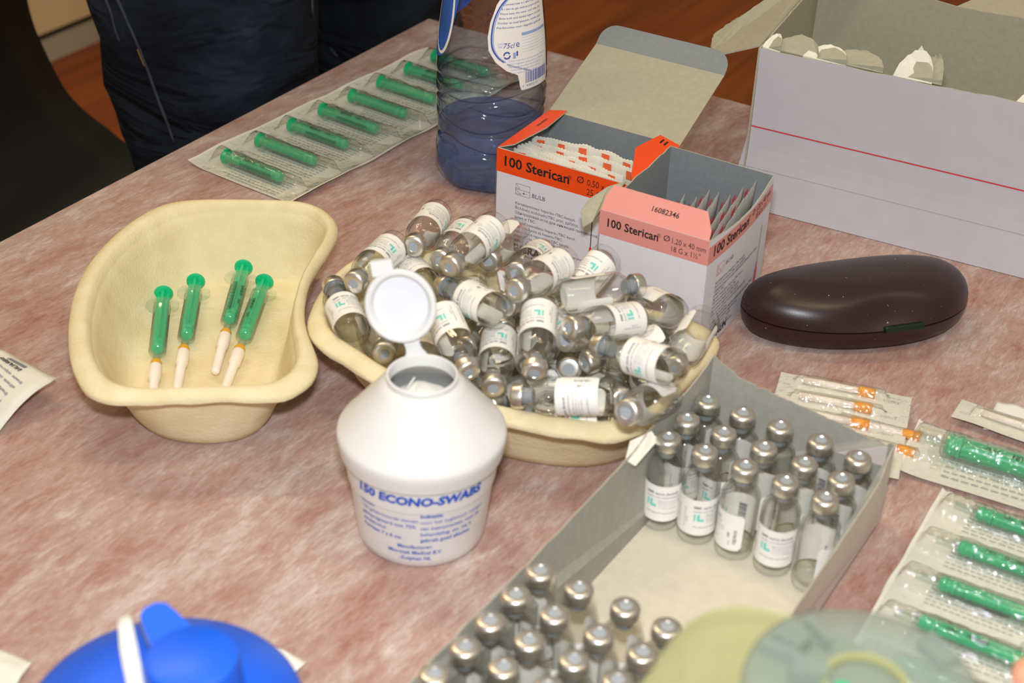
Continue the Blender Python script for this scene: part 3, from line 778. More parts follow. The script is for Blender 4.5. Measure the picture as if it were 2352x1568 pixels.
for k, (a, b, dz, _, sp) in enumerate(DS):
    zc, zt = .0082, .0105
    A, B = U(a[0], a[1], .0125), U(b[0], b[1], .0085)
    d = (A-B).normalized(); full = .042+.010+.050+.006
    mid = (A+B)/2; nb = A - d*(.0736)           # nozzle mouth, measured back from the thumb rest
    root = empty('syringe', mat=axis_matrix(nb, nb+d, nb+Vector((0, 0, 1))))
    if proto is None: syringe_parts(root, needle=True, out=.012, spin=math.radians(sp)); proto = root
    else:
        for ch in proto.children:
            c = ch.copy(); COL.objects.link(c); c.parent = root
            if c.name.startswith('scale_print'): c.rotation_euler = (0, 0, math.radians(sp))
    tag(root, DS_LABEL[k], 'syringe', 'filled syringes in the kidney dish')

def pack(name, origin, xdir, ydir, n, pitch, length, tip_in, big, label, rev=False, lift=0.0, seed=1, group=None, spins=None, curl=0.0, saw=True):
    """A strip of n peel packs. Local X runs along the strip, local Y across it (the syringe axis)."""
    x, y = Vector(xdir).normalized(), Vector(ydir); y = (y - x*y.dot(x)).normalized(); z = x.cross(y)
    if z.z < 0: z = -z
    Mx = Matrix((x, y, z)).transposed().to_4x4(); Mx.translation = origin
    root = empty(name, mat=Mx); Wd = pitch*n; nu, nv = n*14, 40
    ax = [pitch*(i+.5) for i in range(n)]; R = .0051*(1.5 if big else 1.0)
    def wave(u, v): return .0011*noise.noise(Vector((u*30, v*22, seed))) + .0011
    def edge(u, v):   # lifted rim
        e = max(0, 1-min(v, length-v)/.018); return curl*e*e*(.5+.5*noise.noise(Vector((u*18, seed, v))))
    def low(u, v): return max(.0002, wave(u, v)*.5 + edge(u, v))
    s0, s1 = tip_in, tip_in + .010 + .0555*(1.5 if big else 1.0) + .0035
    def film(u, v):
        h = low(u, v) + .0004
        dv = 1.0 if s0-.004 < v < s1+.004 else max(0, 1-(min(abs(v-s0+.004), abs(v-s1-.004)))/.006)
        for a in ax:
            d = abs(u-a); fl = 1.0
            wv = R*1.75 if (not rev and v > s1-.022) or (rev and v > s1-.022) else R*1.35
            q = max(0, 1-(d/wv)**2)
            if q > 0 and dv > 0: h = max(h, (2*R+.0022)*dv*math.sqrt(q) + .0012*noise.noise(Vector((u*160, v*120, seed))))
        return h
    vs, fs = [], []
    for j in range(nv+1):
        for i in range(nu+1):
            u, v = Wd*i/nu, length*j/nv
            sw = .0009*(1 if (j % 2) else -1) if saw and i in (0,) else 0
            vs.append((u+sw, v + .0012*noise.noise(Vector((u*40, seed*3, 1 if j else 0)))*(j in (0, nv)), low(u, v)))
    k = nu+1
    fs = [(j*k+i, j*k+i+1, (j+1)*k+i+1, (j+1)*k+i) for j in range(nv) for i in range(nu)]
    mesh('backing_paper', vs, fs, M['paper'], root, True)
    p = Print(); rr = random.Random(seed)
    for i in range(n):
        for q in range(9):
            xx = ax[i]-pitch*.42 + q*pitch*.095; p.rect(xx, length*.18, xx+pitch*.03, length*rr.uniform(.6, .82), 0, 1)
    p2 = []
    pr_ = p
    # print follows the paper: split the strips so they lie on it
    q = Print()
    for f in pr_.f:
        (x0, y0), (x1, y1) = pr_.v[f[0]], pr_.v[f[2]]
        for s in range(14): q.rect(x0, y0+(y1-y0)*s/14, x1, y0+(y1-y0)*(s+.75)/14, 0)
    q.build('paper_print', [M['paper_ink']], root, lambda a, b: (a, b, low(a, b)+.0003))
    nu2, nv2 = n*28, 72; vs = []
    for j in range(nv2+1):
        for i in range(nu2+1):
            u, v = Wd*i/nu2, length*(.02+.96*j/nv2); vs.append((u, v, film(u, v)))
    k = nu2+1; fs = [(j*k+i, j*k+i+1, (j+1)*k+i+1, (j+1)*k+i) for j in range(nv2) for i in range(nu2)]
    mesh('blister_film', vs, fs, M['film'], root, True)
    first = None
    for i in range(n):
        sp = math.radians(spins[i % len(spins)] if spins else 0)
        if first is None:
            syringe_parts(root, big=big, out=.0055, first='syringe', ml='5' if big else '2'); first = [c for c in root.children if c.name.split('.')[0] == 'syringe'][0]; o = first
        else: o = copy_tree(first, root)
        # nozzle towards low v (local -Y) lying flat, prints up
        o.matrix_local = Matrix.Translation((ax[i], s0, R+.0016)) @ Matrix(((1, 0, 0), (0, 0, 1), (0, -1, 0))).to_4x4()
        for ch in o.children:
            if ch.name.startswith('scale_print'): ch.rotation_euler = (0, 0, sp)
    tag(root, label, 'syringe pack', group); return root
# strip lying behind the dish, beside the bottle
A0 = U(680, 468, 0); a1 = U(420, 383, 0); wy = (a1-A0)
sx = (U(1010, 292, 0)-A0).normalized()
pack('syringe_strip', A0 - sx*.004, sx, wy, 8, .0352, wy.length, .014, False, 'strip of green syringes in clear blister packs behind the water bottle', seed=3, curl=.006, spins=[-45, 80, -45, -45, 80, 80, -45, -45, 80, -45], saw=False)
# strip beside the tray and the larger pack above it
o2 = U(2162, 1128, 0); e2 = U(2010, 1392, 0)
d2 = (e2-o2).normalized(); ac = Vector((-d2.y, d2.x, 0))
pack('syringe_strip', o2, d2, ac, 5, .0325, .108, .011, False, 'strip of green syringes in paper packs beside the cardboard tray', seed=5, curl=.003, spins=[5, 0, 140, 10, 5], rev=True)
o3_ = U(2108, 973, .001); d3 = (U(2052, 1083, .001)-o3_); a3 = Vector((-d3.y, d3.x, 0))
pack('syringe_pack', o3_ + Vector((0, 0, .001)), d3, a3, 1, d3.length, .135, .009, True, 'single large green syringe pack above the strip beside the tray', seed=8, curl=.003, spins=[5], rev=True)

# ------------------------------------------------------------------ needle packets lying on the cloth
def needle_pack(origin, along, across, n, hub, label, seed, length=.075, pitch=.0165, z=0.0):
    x = Vector(along).normalized(); y = Vector(across); y = (y-x*y.dot(x)).normalized(); zz = x.cross(y)
    Mx = Matrix((x, y, zz)).transposed().to_4x4(); Mx.translation = Vector(origin)+Vector((0, 0, z)); root = empty('needle_packet_strip', mat=Mx)
    sgn = 1 if zz.z > 0 else -1; W_ = pitch*n; nu, nv = 34, 10*n
    def low(u, v): return sgn*(.0004+.0011*(1+noise.noise(Vector((u*35, v*35, seed)))) )
    def film(u, v):
        f = (v/pitch) % 1.0; q = max(0, 1-((f-.5)/.26)**2); e = 1 if .010 < u < length-.014 else 0
        return low(u, v)+sgn*(.0004+e*.0058*math.sqrt(q))
    for nm, fn, mt in (('backing_paper', low, M['paper']), ('clear_film', film, M['film'])):
        vs = [(length*i/nu, W_*j/nv, fn(length*i/nu, W_*j/nv)) for j in range(nv+1) for i in range(nu+1)]; k = nu+1
        mesh(nm, vs, [(j*k+i, j*k+i+1, (j+1)*k+i+1, (j+1)*k+i) for j in range(nv) for i in range(nu)], mt, root, True)
    for i in range(n):
        c = pitch*(i+.5)
        for nm, u0, u1, r, mt in (('needle_cap', .014, .046, .0021, M['needle_cap']), ('needle_hub', .046, .056, .0030, hub)):
            mesh(nm, *tube([(u0, c, sgn*.0042), (u1, c, sgn*.0042)], r, 12), mt, root, True)
    p = Print()
    for i in range(n): p.text('STERILE', .0028, length-.016, pitch*(i+.35), 0).text('0123', .0022, .003, pitch*(i+.3), 0)
    p.build('paper_print', [M['paper_ink']], root, lambda a, b: (a, W_-b if sgn < 0 else b, low(a, W_-b if sgn < 0 else b)+sgn*.0003))
    tag(root, label, 'needle packet')
ox = U(1792, 868); needle_pack(ox, U(2085, 925)-ox, U(1960, 1170)-U(2000, 960), 5, M['orange_hub'], 'strip of needle packets with orange hubs partly behind the cardboard tray', 2, length=.077, z=.003)
ox = U(2010, 940); needle_pack(ox+Vector((-.030, -.004, 0)), U(2130, 970)-ox, U(2045, 1150)-U(2105, 970), 2, M['orange_hub'], 'needle packets lying under the orange hub strip beside the large syringe pack', 6, length=.072)
ox = U(2212, 945); needle_pack(ox+Vector((.0, .006, 0)), U(2352, 992)-ox, U(2240, 1000)-U(2256, 950), 1, M['pink_mark'], 'single needle packet with pink hub at the picture edge above the syringe packs', 4, length=.075, pitch=.021, z=.003)
def scrap(name, pts, label, cat, lift=.0, seed=1, text=None, mat=None):
    """A piece of paper given by its outline (pixel, height), bulging up in the middle."""
    P = [U(x, y, h) for x, y, h in pts]; c = sum(P, Vector((0, 0, 0)))/len(P); base = Vector((c.x, c.y, T)); root = empty(name, base)
    n = 10; vs, fs = [], []
    for j in range(n+1):
        for i in range(n+1):
            u, v = i/n, j/n
            q = P[0].lerp(P[1], u).lerp(P[3].lerp(P[2], u), v) - base; q.z = max(.0006, q.z + lift*math.sin(math.pi*u)*math.sin(math.pi*(.25+.5*v)) + .0008*noise.noise(Vector((u*4, v*4, seed))))
            vs.append(q)
    k = n+1; fs = [(j*k+i, (j+1)*k+i, (j+1)*k+i+1, j*k+i+1) for j in range(n) for i in range(n)]
    o = mesh('paper_sheet', vs, fs, mat or M['paper'], root, True); sm = o.modifiers.new('t', 'SOLIDIFY'); sm.thickness = .0003; sm.offset = -1
    if text:
        def fn(a, b):
            q = P[0].lerp(P[1], a).lerp(P[3].lerp(P[2], a), b) - base; q.z = max(.0006, q.z + lift*math.sin(math.pi*a)*math.sin(math.pi*(.25+.5*b)) + .0008*noise.noise(Vector((a*4, b*4, seed)))) + .0005; return q
        text.build('paper_print', [M['ink_grey'], M['black_ink']], root, fn)
    tag(root, label, cat); return root
p = Print()
for k, s in enumerate(('Einmalspritze steril, pyrogenfrei', 'Seringue a usage unique sterile', 'Wegwerpspuit steriel, pyrogeenvrij', 'Jeringa desechable esteril', 'Siringa monouso sterile', 'Engangssprojte steril')): p.text(s, .062, .06+.115*k, .16, 0, .02, rot=math.pi/2, width=.66)
p.text('B|BRAUN', .10, .80, .30, 1, .03, rot=math.pi/2, width=.34); p.rect(.84, .32, .90, .62, 0)
scrap('empty_packet', [(-150, 830, .001), (0, 800, .012), (130, 868, .014), (-10, 1000, .001)], 'curled empty printed paper packet beside the kidney dish at the picture edge', 'paper packet', .006, 2, p)
scrap('empty_packet', [(-60, 1560, .001), (-10, 1486, .003), (76, 1520, .003), (20, 1600, .001)], 'torn corner of a white paper packet next to the blue lidded tub', 'paper packet', .002, 5)
scrap('paper_packet', [(520, 1450, .001), (652, 1492, .004), (704, 1520, .005), (580, 1640, .001)], 'white paper corner sticking out from under the blue lidded tub', 'paper packet', .001, 7, mat=M['tissue'])
scrap('paper_packet', [(2292, 920, .002), (2400, 950, .002), (2400, 1010, .002), (2258, 985, .0015)], 'blank white paper packet end beneath the pink hub needle packet', 'paper packet', .001, 9, mat=M['tissue'])

# ------------------------------------------------------------------ water bottle
def bottle():
    c = U(1122, 398, 0); root = empty('water_bottle', (c.x, c.y, T), math.radians(-1))
    def rm(a, z):
        d = 0.0
        if z < .012: d -= .0022*(.5+.5*math.cos(a*7))*(1-z/.012)
        for z0, am, ph, n in ((.034, .0042, .4, 2), (.052, .0050, 1.9, 2), (.064, .0046, .2, 2), (.074, .0040, 2.6, 2), (.083, .0026, 1.2, 3)):
            d -= .0024*math.exp(-((z - z0 - am*math.sin(n*a+ph))/.0017)**2)
        if .016 < z < .05: d -= .0026*max(0, math.sin(a*5+1.1))*math.sin((z-.016)/.034*math.pi)
        return d
    key = [(.0300, .0), (.0345, .0012), (.0372, .005), (.0388, .011), (.0392, .018), (.0388, .026), (.0382, .032), (.0382, .045), (.0388, .058), (.0392, .070), (.0392, .080), (.0390, .088), (.0384, .098), (.0374, .110), (.0360, .122), (.0342, .136), (.0318, .152), (.0286, .168), (.0246, .184), (.0200, .200), (.0155, .214), (.0132, .222), (.0130, .232)]
    fine = [(p.x, p.z) for p in catmull([(a, 0, b) for a, b in key], 12)]; prof = [(0, .004), (.012, .0038), (.024, .0020)]
    for q in fine:
        if math.hypot(q[0]-prof[-1][0], q[1]-prof[-1][1]) > (.0007 if q[1] < .1 else .003): prof.append(q)
    mesh('bottle_wall', *lathe(prof, 128, rm), M['pet'], root, True)
    wl = .0455
    inn = [(0, .0052), (.012, .005), (.024, .0034)] + [(r-.0009, z+.0006) for r, z in prof[3:] if z < wl-.002]
    rr = inn[-1][0]
    vs, fs = lathe(inn + [(rr, wl-.0006), (rr-.0012, wl-.0013), (rr*.6, wl-.0015), (0, wl-.0015)], 96, lambda a, z: rm(a, z) if z < wl-.003 else -.001); fix(mesh('water', vs, fs, M['water'], root, True))
    mesh('screw_cap', *lathe([(.0145, .222), (.0148, .223), (.0148, .236), (.0138, .238), (0, .238)], 40, lambda a, z: .0003*math.cos(a*40) if .223 <= z <= .236 else 0), M['blue_plastic'], root, True, auto=40)
    # radius of the wall at a height, for what is glued on it
    pr_ = sorted(prof, key=lambda q: q[1])
    def rad(z):
        for (r0, z0), (r1, z1) in zip(pr_, pr_[1:]):
            if z0 <= z <= z1 and r0 > .03: return r0+(r1-r0)*(z-z0)/max(1e-9, z1-z0)
        return .039
    R0 = .039
    def wrap(off): return lambda x, y: ((rad(y)+off)*math.sin(x/R0), -(rad(y)+off)*math.cos(x/R0), y)
    def patch(name, outline, mat, off):
        bm = bmesh.new(); v = [bm.verts.new((x, y, 0)) for x, y in outline]; bm.faces.new(v); bmesh.ops.triangulate(bm, faces=bm.faces[:])
        for k in range(-40, 41):
            bmesh.ops.bisect_plane(bm, geom=bm.verts[:]+bm.edges[:]+bm.faces[:], plane_co=(k*.003, 0, 0), plane_no=(1, 0, 0))
        for k in range(20, 70):
            bmesh.ops.bisect_plane(bm, geom=bm.verts[:]+bm.edges[:]+bm.faces[:], plane_co=(0, k*.003, 0), plane_no=(0, 1, 0))
        f = wrap(off); bm.verts.index_update()
        o = mesh(name, [f(q.co.x, q.co.y) for q in bm.verts], [tuple(q.index for q in g.verts) for g in bm.faces], mat, root, True); bm.free(); return o
    out = [(.018, .155), (.010, .150), (.004, .142), (-.0005, .130), (-.002, .120), (-.001, .111), (.004, .103), (.012, .0965), (.020, .0930), (.0218, .0925), (.0224, .0825), (.0236, .0812), (.050, .0812), (.0515, .083), (.0515, .150), (.045, .160), (.030, .162)]
    lb = patch('back_label', out, M['label'], .0004)
    p = Print()
    arc = [(.0135, .147), (.007, .141), (.0025, .132), (.0008, .122), (.0015, .113), (.0055, .1065), (.010, .103)]
    ar = catmull([(a, b, 0) for a, b in arc], 5)
    for a, b in zip(ar, ar[1:]): p.line(a.x, a.y, b.x, b.y, .0011, 0); p.line(a.x+.0012, a.y-.0003, b.x+.0012, b.y-.0003, .0008, 1)
    L = ['Conservez a l abri du soleil', 'A l abri du gel, endroit propre et frais', 'Please keep this water cool, clean, dry', 'Bitte kuhl und dunkel lagern, trocken', 'Donker en koel bewaren, zonder geur', 'Aanbevolen voor dagelijks gebruik']
    for k, s in enumerate(L): p.text(s, .0021, .0085-.0009*k, .1415-k*.0031, 0, width=.036+.0009*k)
    p.text('75cl', .0052, .0088, .1125, 0, .0, .25).text('e', .0068, .0185, .1128, 0)
    p.text('CONT', .0018, .0050, .1150, 1).text('INH', .0018, .0056, .1130, 1)
    for k in range(24):
        if k % 12 in (0, 1): continue
        a, b = 2*math.pi*k/24, 2*math.pi*(k+1)/24; p.line(.0120+.0022*math.cos(a), .1075+.0022*math.sin(a), .0120+.0022*math.cos(b), .1075+.0022*math.sin(b), .0011, 0)
    p.rect(.0165, .1050, .0185, .1092, 1).rect(.0190, .1066, .0202, .1100, 0)
    p.rect(.0235, .1200, .0500, .1220, 1, 8)
    for k in range(6): p.rect(.0235, .1185-k*.0020, .0500, .11865-k*.0020, 1, 8)
    for k in range(5): p.text('Sodium magnesium calcium chlorure sulfate mg', .0017, .0130+.0022*(k > 2), .1030-k*.0022, 1, width=.034-.003*k)
    p.barcode(.0265, .0860, .0235, .0080, 0, 4).text('5', .0022, .0240, .0832, 0).text('410013 111', .0024, .0272, .0832, 0)
    p.text('Imported from Belgium', .0021, .0118, .1008, 0, .01, rot=-.36)
    p.build('label_print', [M['bottle_ink'], M['bottle_ink_pale']], lb, wrap(.0006))
    o2 = [(-.022, .165), (-.0265, .150), (-.030, .128), (-.0335, .112), (-.040, .099), (-.052, .094), (-.070, .095), (-.080, .097), (-.084, .108), (-.100, .116), (-.112, .128), (-.118, .145), (-.118, .165)]
    fl = patch('front_label', o2, M['bottle_front'], .0004)
    q = Print(); el = [(-.044+.012*math.cos(t*math.pi/18), .130+.030*math.sin(t*math.pi/18)) for t in range(36)]
    for (a, b), (c_, d) in zip(el, el[1:]+el[:1]): q.line(a, b, c_, d, .0022, 0)
    q.build('label_print', [M['label']], fl, wrap(.0007))
    tag(root, 'blue tinted plastic water bottle with white back label, partly filled', 'bottle')
bottle()

# ------------------------------------------------------------------ needle boxes
ZZ = Vector((0, 0, 1))
NEEDLE_TXT = ['Kertakäyttöinen hepariini-/TBC-kanyyli.', 'Βελόνες ενέσιμες/TBC μιας χρήσης.', 'Одноразовая игла для инъекций препаратов гепа-', 'рина и ТВС.', 'Egyszer használatos heparin-/TBC kanül.', 'Enkratna kanila za heparin-TBC.', 'Jednorázová heparinová/TBC kanyla.', 'Jednorázová heparínová/TBC kanyla.', 'Jednorazowa kaniula do podawania heparyny/do', 'próby tuberkulinowej.', 'Игла за еднократно инжектиране на хепарин/ТВС', '(противосъсирващи инжекции).']
class Box:
    def __init__(s, name, x, y, deg, w, d, h):
        a = math.radians(deg); s.w, s.d, s.h = w, d, h
        s.root = empty(name, (x, y, T), a)
        s.card = [M['card_white'], M['card_grey'], M['card_edge']]
    def panel(s, name, pts, mats=None, thk=.0007):
        q = sheet(pts, thk); return mesh(name, q[0], q[1], mats or s.card, s.root, mi=q[2])
    def shell(s, tops, skip=()):
        w, d = s.w, s.d; V = Vector; f = [V((0, 0, 0)), V((w, 0, 0)), V((w, d, 0)), V((0, d, 0))]
        names = ('front_wall', 'side_wall', 'back_wall', 'side_wall')
        for i in range(4):
            if i in skip: continue
            a, b = f[i], f[(i+1) % 4]; s.panel(names[i], [a, b] + tops[i][::-1])
        s.panel('box_floor', [V((.001, d-.001, .0009)), V((w-.001, d-.001, .0009)), V((w-.001, .001, .0009)), V((.001, .001, .0009))][::-1], [M['card_grey'], M['card_white'], M['card_edge']], .0006)
    def face(s, side):
        w, d = s.w, s.d
        if side == 'front': return plane_map((0, 0, 0), (1, 0, 0), (0, 0, 1), (0, -1, 0))
        if side == 'right': return plane_map((w, 0, 0), (0, 1, 0), (0, 0, 1), (1, 0, 0))
        if side == 'left': return plane_map((0, d, 0), (0, -1, 0), (0, 0, 1), (-1, 0, 0))
def needle_icon(p, x, y0, y1, mi_col, mi_dark):
    p.rect(x-.0003, y0+.020, x+.0003, y1, mi_dark)
    p.poly([(x-.0030, y0), (x+.0030, y0), (x+.0030, y0+.0012), (x+.0020, y0+.0012), (x+.0018, y0+.016), (x+.0011, y0+.017), (x+.0008, y0+.0215), (x-.0008, y0+.0215), (x-.0011, y0+.017), (x-.0018, y0+.016), (x-.0020, y0+.0012), (x-.0030, y0+.0012)], mi_col)
def bevel_icon(p, x, y, s=1.0):
    for a, b, c, d in ((0, 0, .0105, 0), (0, .008, .0105, .008), (0, 0, 0, .008), (.0105, 0, .0105, .008), (0, .004, .0105, .004), (0, .0008, .004, .0008), (.004, .0008, 0, .0036), (0, .0048, .003, .0048), (.003, .0048, .0004, .0076), (.0055, .0020, .009, .0020)): p.line(x+a*s, y+b*s, x+c*s, y+d*s, .00022, 2)
    p.poly([(x+.0050*s, y+.0020*s), (x+.0064*s, y+.0012*s), (x+.0064*s, y+.0028*s)], 2)
def orange_box():
    B = Box('needle_box', -.0148, .9158, -28.9, .0972, .0696, .078); w, d, h = B.w, B.d, B.h; V = Vector
    flat = lambda a, b: [V(a), V(b)]
    B.shell([flat((0, 0, h), (w, 0, h)), flat((w, 0, h), (w, d, h)), flat((w, d, h), (0, d, h)), flat((0, d, h), (0, 0, h))])
    b0 = h-.0165
    p = Print(); p.rect(0, b0, w, h-.0002, 1)
    p.build('front_band', [M['orange'], M['orange']], B.root, plane_map((0, 0, 0), (1, 0, 0), (0, 0, 1), (0, -1, 0), .00008))
    p = Print().text('100 Sterican', .0098, .0042, h-.0112, 0, .022, width=.0475).text('®', .0042, .0520, h-.0080, 0)
    p.text('Ø', .0068, .0585, h-.0082, 0).text('0,50 x 16 mm', .0064, .0660, h-.0085, 0, width=.0275).text('25 G x 5/8"', .0064, .0660, h-.0150, 0, width=.0240)
    bevel_icon(p, .0150, h-.0295); p.text('BL/LB', .0042, .0270, h-.0285, 2)
    for k, s in enumerate(NEEDLE_TXT): p.text(s, .0028, .0150, h-.0365-k*.0034, 2)
    p.text('B|BRAUN', .0075, .0150, .0068, 0, .03)
    needle_icon(p, .0715, .0050, .0560, 1, 0)
    p.build('lettering', [M['black_ink'], M['orange'], M['ink']], B.root, B.face('front'))
    p = Print().rect(0, b0, d, h-.0002, 0); p.build('side_band', [M['orange']], B.root, plane_map((w, 0, 0), (0, 1, 0), (0, 0, 1), (1, 0, 0), .00008))
    p = Print().rect(0, b0, d, h-.0002, 0); p.build('side_band', [M['orange']], B.root, plane_map((0, d, 0), (0, -1, 0), (0, 0, 1), (-1, 0, 0), .00008))
    mo = [M['orange'], M['card_grey'], M['card_edge']]
    # side dust flaps folded in, the lid thrown back with its tuck flap
    B.panel('dust_flap', [V((0, .0005, h)), V((.010, .005, h+.003)), V((.017, .035, h+.0051)), V((.015, d-.003, h+.0045)), V((0, d, h))], mo)
    fl = B.root.children[-1]
    Print().text('16081908', .0034, 0, 0, 0, .01).build('lettering', [M['black_ink']], fl, plane_map((.0070, .052, h+.0021), (0, -1, 0), (.958, 0, .287), (-.287, 0, .958), .0002))
    B.panel('dust_flap', [V((w, d, h)), V((w-.014, d-.001, h+.0042)), V((w-.018, .040, h+.0054)), V((w-.0065, .012, h+.00195)), V((w, .0005, h))], mo)
    fl = B.root.children[-1]
    pp = Print().rect(0, 0, .0012, .006, 0).rect(.0030, 0, .0042, .006, 0); pp.build('lettering', [M['black_ink']], fl, plane_map((w-.0105, d-.010, h+.00315), (.958, 0, -.287), (0, 1, 0), (.287, 0, .958), .0002))
    ph = math.radians(22); dv = V((0, math.cos(ph), math.sin(ph))); L = .0696; m2 = [M['card_sand'], M['card_white'], M['card_edge']]
    a, b = V((0, d, h)), V((w, d, h)); B.panel('lid', [a, b, b+dv*L, a+dv*L], m2)
    ph2 = math.radians(47); dv2 = V((0, math.cos(ph2), math.sin(ph2))); a2, b2 = a+dv*L, b+dv*L; e = V((1, 0, 0)); r = .012; tk = .0165
    pts = [a2, b2] + [b2 - e*r*(1-math.cos(t)) + dv2*(tk-r+r*math.sin(t)) for t in [i*math.pi/12 for i in range(7)]] + [a2 + e*r*(1-math.cos(t)) + dv2*(tk-r+r*math.sin(t)) for t in [(6-i)*math.pi/12 for i in range(7)]]
    B.panel('tuck_flap', pts, [M['card_grey'], M['card_white'], M['card_edge']])
    tag(B.root, 'open white and orange needle box with its lid folded back', 'box')
    # strips of packets standing in the box
    for k in range(8):
        y = .0050 + k*.0048; top = h-.0085+.0007*k; hs = [.0018*noise.noise(Vector((i*.5, k*3.1, 0))) for i in range(13)]
        needle_strip(B.root, lambda u, v, y=y, k=k: Vector((.004 + u*(w-.012-.006*(k % 3)), y + .0026*noise.noise(Vector((u*3.5, 1, 0))) + .0002*k*u, .002 + v*(top-.002 + .004*math.sin(u*2.2+k*.8)*(.3+.1*k) - .012*max(0, u-.5)))),
                     M['orange_mark'], 'strip of needle packets in the orange box, %s from the printed front' % ['first', 'second', 'third', 'fourth', 'fifth', 'sixth', 'seventh', 'eighth'][k], 'needle strips in the orange box', k, 5)
def needle_strip(box, fn, mark, label, group, seed, n, side=1):
    base = box.matrix_basis @ Vector((0, 0, 0)); R = box.matrix_basis
    root = empty('needle_packet_strip', mat=R @ Matrix.Translation(fn(.5, 0)))
    o = fn(.5, 0); nu, nv = 64, 5; vs = []
    for j in range(nv+1):
        for i in range(nu+1):
            u, v = i/nu, j/nv; q = fn(u, v) - o
            if j == nv: q.z += .0003*(1 if i % 2 else -1) + .0012*noise.noise(Vector((u*9, seed, 0)))
            vs.append(q)
    k = nu+1; fs = [(j*k+i, j*k+i+1, (j+1)*k+i+1, (j+1)*k+i) for j in range(nv) for i in range(nu)]
    ob = mesh('backing_paper', vs, fs, M['paper'] if side > 0 else M['packet_grey'], root, True); so = ob.modifiers.new('t', 'SOLIDIFY'); so.thickness = .0003
    d1, d2 = fn(.5, .5)-fn(.49, .5), fn(.5, .51)-fn(.5, .5); nr = d1.cross(d2).normalized()*side
    vs = []
    for j in range(nv+1):
        for i in range(nu+1):
            u, v = i/nu, j/nv; f = (u*n) % 1; q = fn(u, v) - o + nr*(.0005 + .0020*max(0, 1-((f-.5)/.3)**2)*(v < .93))
            vs.append(q)
    mesh('clear_film', vs, fs, M['film'], root, True)
    p = Print()
    for i in range(n):
        u0 = (i+.30)/n; p.rect(u0, .90, u0+.34/n, .985, 0); p.rect(u0, .74, u0+.30/n, .84, 0)
        if side < 0: p.rect(u0, .55, u0+.40/n, .68, 0); p.rect((i+.72)/n, .80, (i+.90)/n, .93, 0)
    p.build('hub_mark', [mark], root, lambda a, b: fn(a, b) - o + nr*.0026)
    tag(root, label, 'needle packet', group)
orange_box()
def pink_box():
    B = Box('needle_box', .0491, .8267, -28.6, .0712, .0984, .0834); w, d, h = B.w, B.d, B.h; V = Vector
    fr = [V((0, 0, h)), V((w, 0, h))]; rt = torn((w, 0, h), (w, d, h+.001), 30, .0016, 3)
    rt = [p + V((.0030*math.sin(math.pi*min(1, p.y/d)), 0, -.0035*math.sin(math.pi*p.y/d))) for p in rt]
    lf = torn((0, d, h+.002), (0, 0, h), 30, .0018, 5); bk = [V((w, d, h+.001)), V((0, d, h+.002))]
    B.shell([fr, rt, bk, lf], skip=(1,))
    hs = [rt[i].z for i in range(31)]; bulge = lambda yy, zz: w + .0030*math.sin(math.pi*max(0, min(1, yy/d)))*max(0, zz)/h
    vs, fs = [], []
    for off in (0, -.0007):
        for j in range(9):
            for i in range(31): z = hs[i]*j/8; vs.append(V((bulge(d*i/30, z)+off, d*i/30, z)))
    q0 = lambda j, i, s: s*279 + j*31 + i
    fs = [(q0(j, i, 0), q0(j, i+1, 0), q0(j+1, i+1, 0), q0(j+1, i, 0)) for j in range(8) for i in range(30)]; n1 = len(fs)
    fs += [(q0(j+1, i, 1), q0(j+1, i+1, 1), q0(j, i+1, 1), q0(j, i, 1)) for j in range(8) for i in range(30)]; fs += [(q0(8, i, 0), q0(8, i+1, 0), q0(8, i+1, 1), q0(8, i, 1)) for i in range(30)]
    mesh('side_wall', vs, fs, B.card, B.root, True, [0]*n1 + [1]*n1 + [2]*30, auto=40)
    b0 = h-.0165; EP = .0002
    Print().rect(0, b0, w, h-.0002, 0).build('front_band', [M['pink']], B.root, plane_map((0, 0, 0), (1, 0, 0), (0, 0, 1), (0, -1, 0), .00008))
    bul = lambda x, y, e: V((w + e + .0030*math.sin(math.pi*max(0, min(1, x/d)))*max(0, y)/h, x, y))
    q = Print()
    for i in range(24): q.rect(d*i/24, b0, d*(i+1)/24, h-.0045, 0)
    q.build('side_band', [M['pink']], B.root, lambda x, y: bul(x, y, .0002))
    p = Print().text('100 Sterican', .0078, .0042, h-.0100, 0, .022, width=.0335).text('®', .0036, .0380, h-.0072, 0)
    p.text('Ø', .0056, .0420, h-.0082, 0).text('1,20 x 40 mm', .0052, .0470, h-.0084, 0, width=.0215).text('18 G x 1½"', .0052, .0470, h-.0138, 0, width=.0185)
    p.build('lettering', [M['black_ink']], B.root, B.face('front'))
    p = Print().text('100 Sterican', .0098, .0045, h-.0128, 0, .022, width=.0480).text('®', .0040, .0530, h-.0090, 0).text('Ø 1,20 x 40 mm', .0060, .0590, h-.0095, 0, width=.034).text('18 G x 1½"', .0060, .0660, h-.0150, 0, width=.022)
    bevel_icon(p, .0140, h-.0300, .9); p.text('BC/SB', .0040, .0260, h-.0275, 1)
    for k, s in enumerate(NEEDLE_TXT + ['Kanyyli kertakayttoon, steriili.', 'Kanyle til engangsbruk, steril.', 'Kanula do jednorazowego uzytku.']): p.text(s, .0027, .0140, h-.0360-k*.0029, 1)
    p.text('B|BRAUN', .0070, .0140, .0042, 0, .03)
    needle_icon(p, .0850, .0080, .0560, 2, 1)
    p.build('lettering', [M['black_ink'], M['ink'], M['pink_mark']], B.root, lambda x, y: bul(x, y, .0004))
    # front flap bent up and back over the opening
    mp = [M['pink'], M['card_sand'], M['card_edge']]
    ph = math.radians(66); dv = V((0, math.cos(ph), math.sin(ph)))
    L = .0165; c0 = V((0, 0, h))
    ph = math.radians(48); dv = V((0, math.cos(ph), math.sin(ph)))
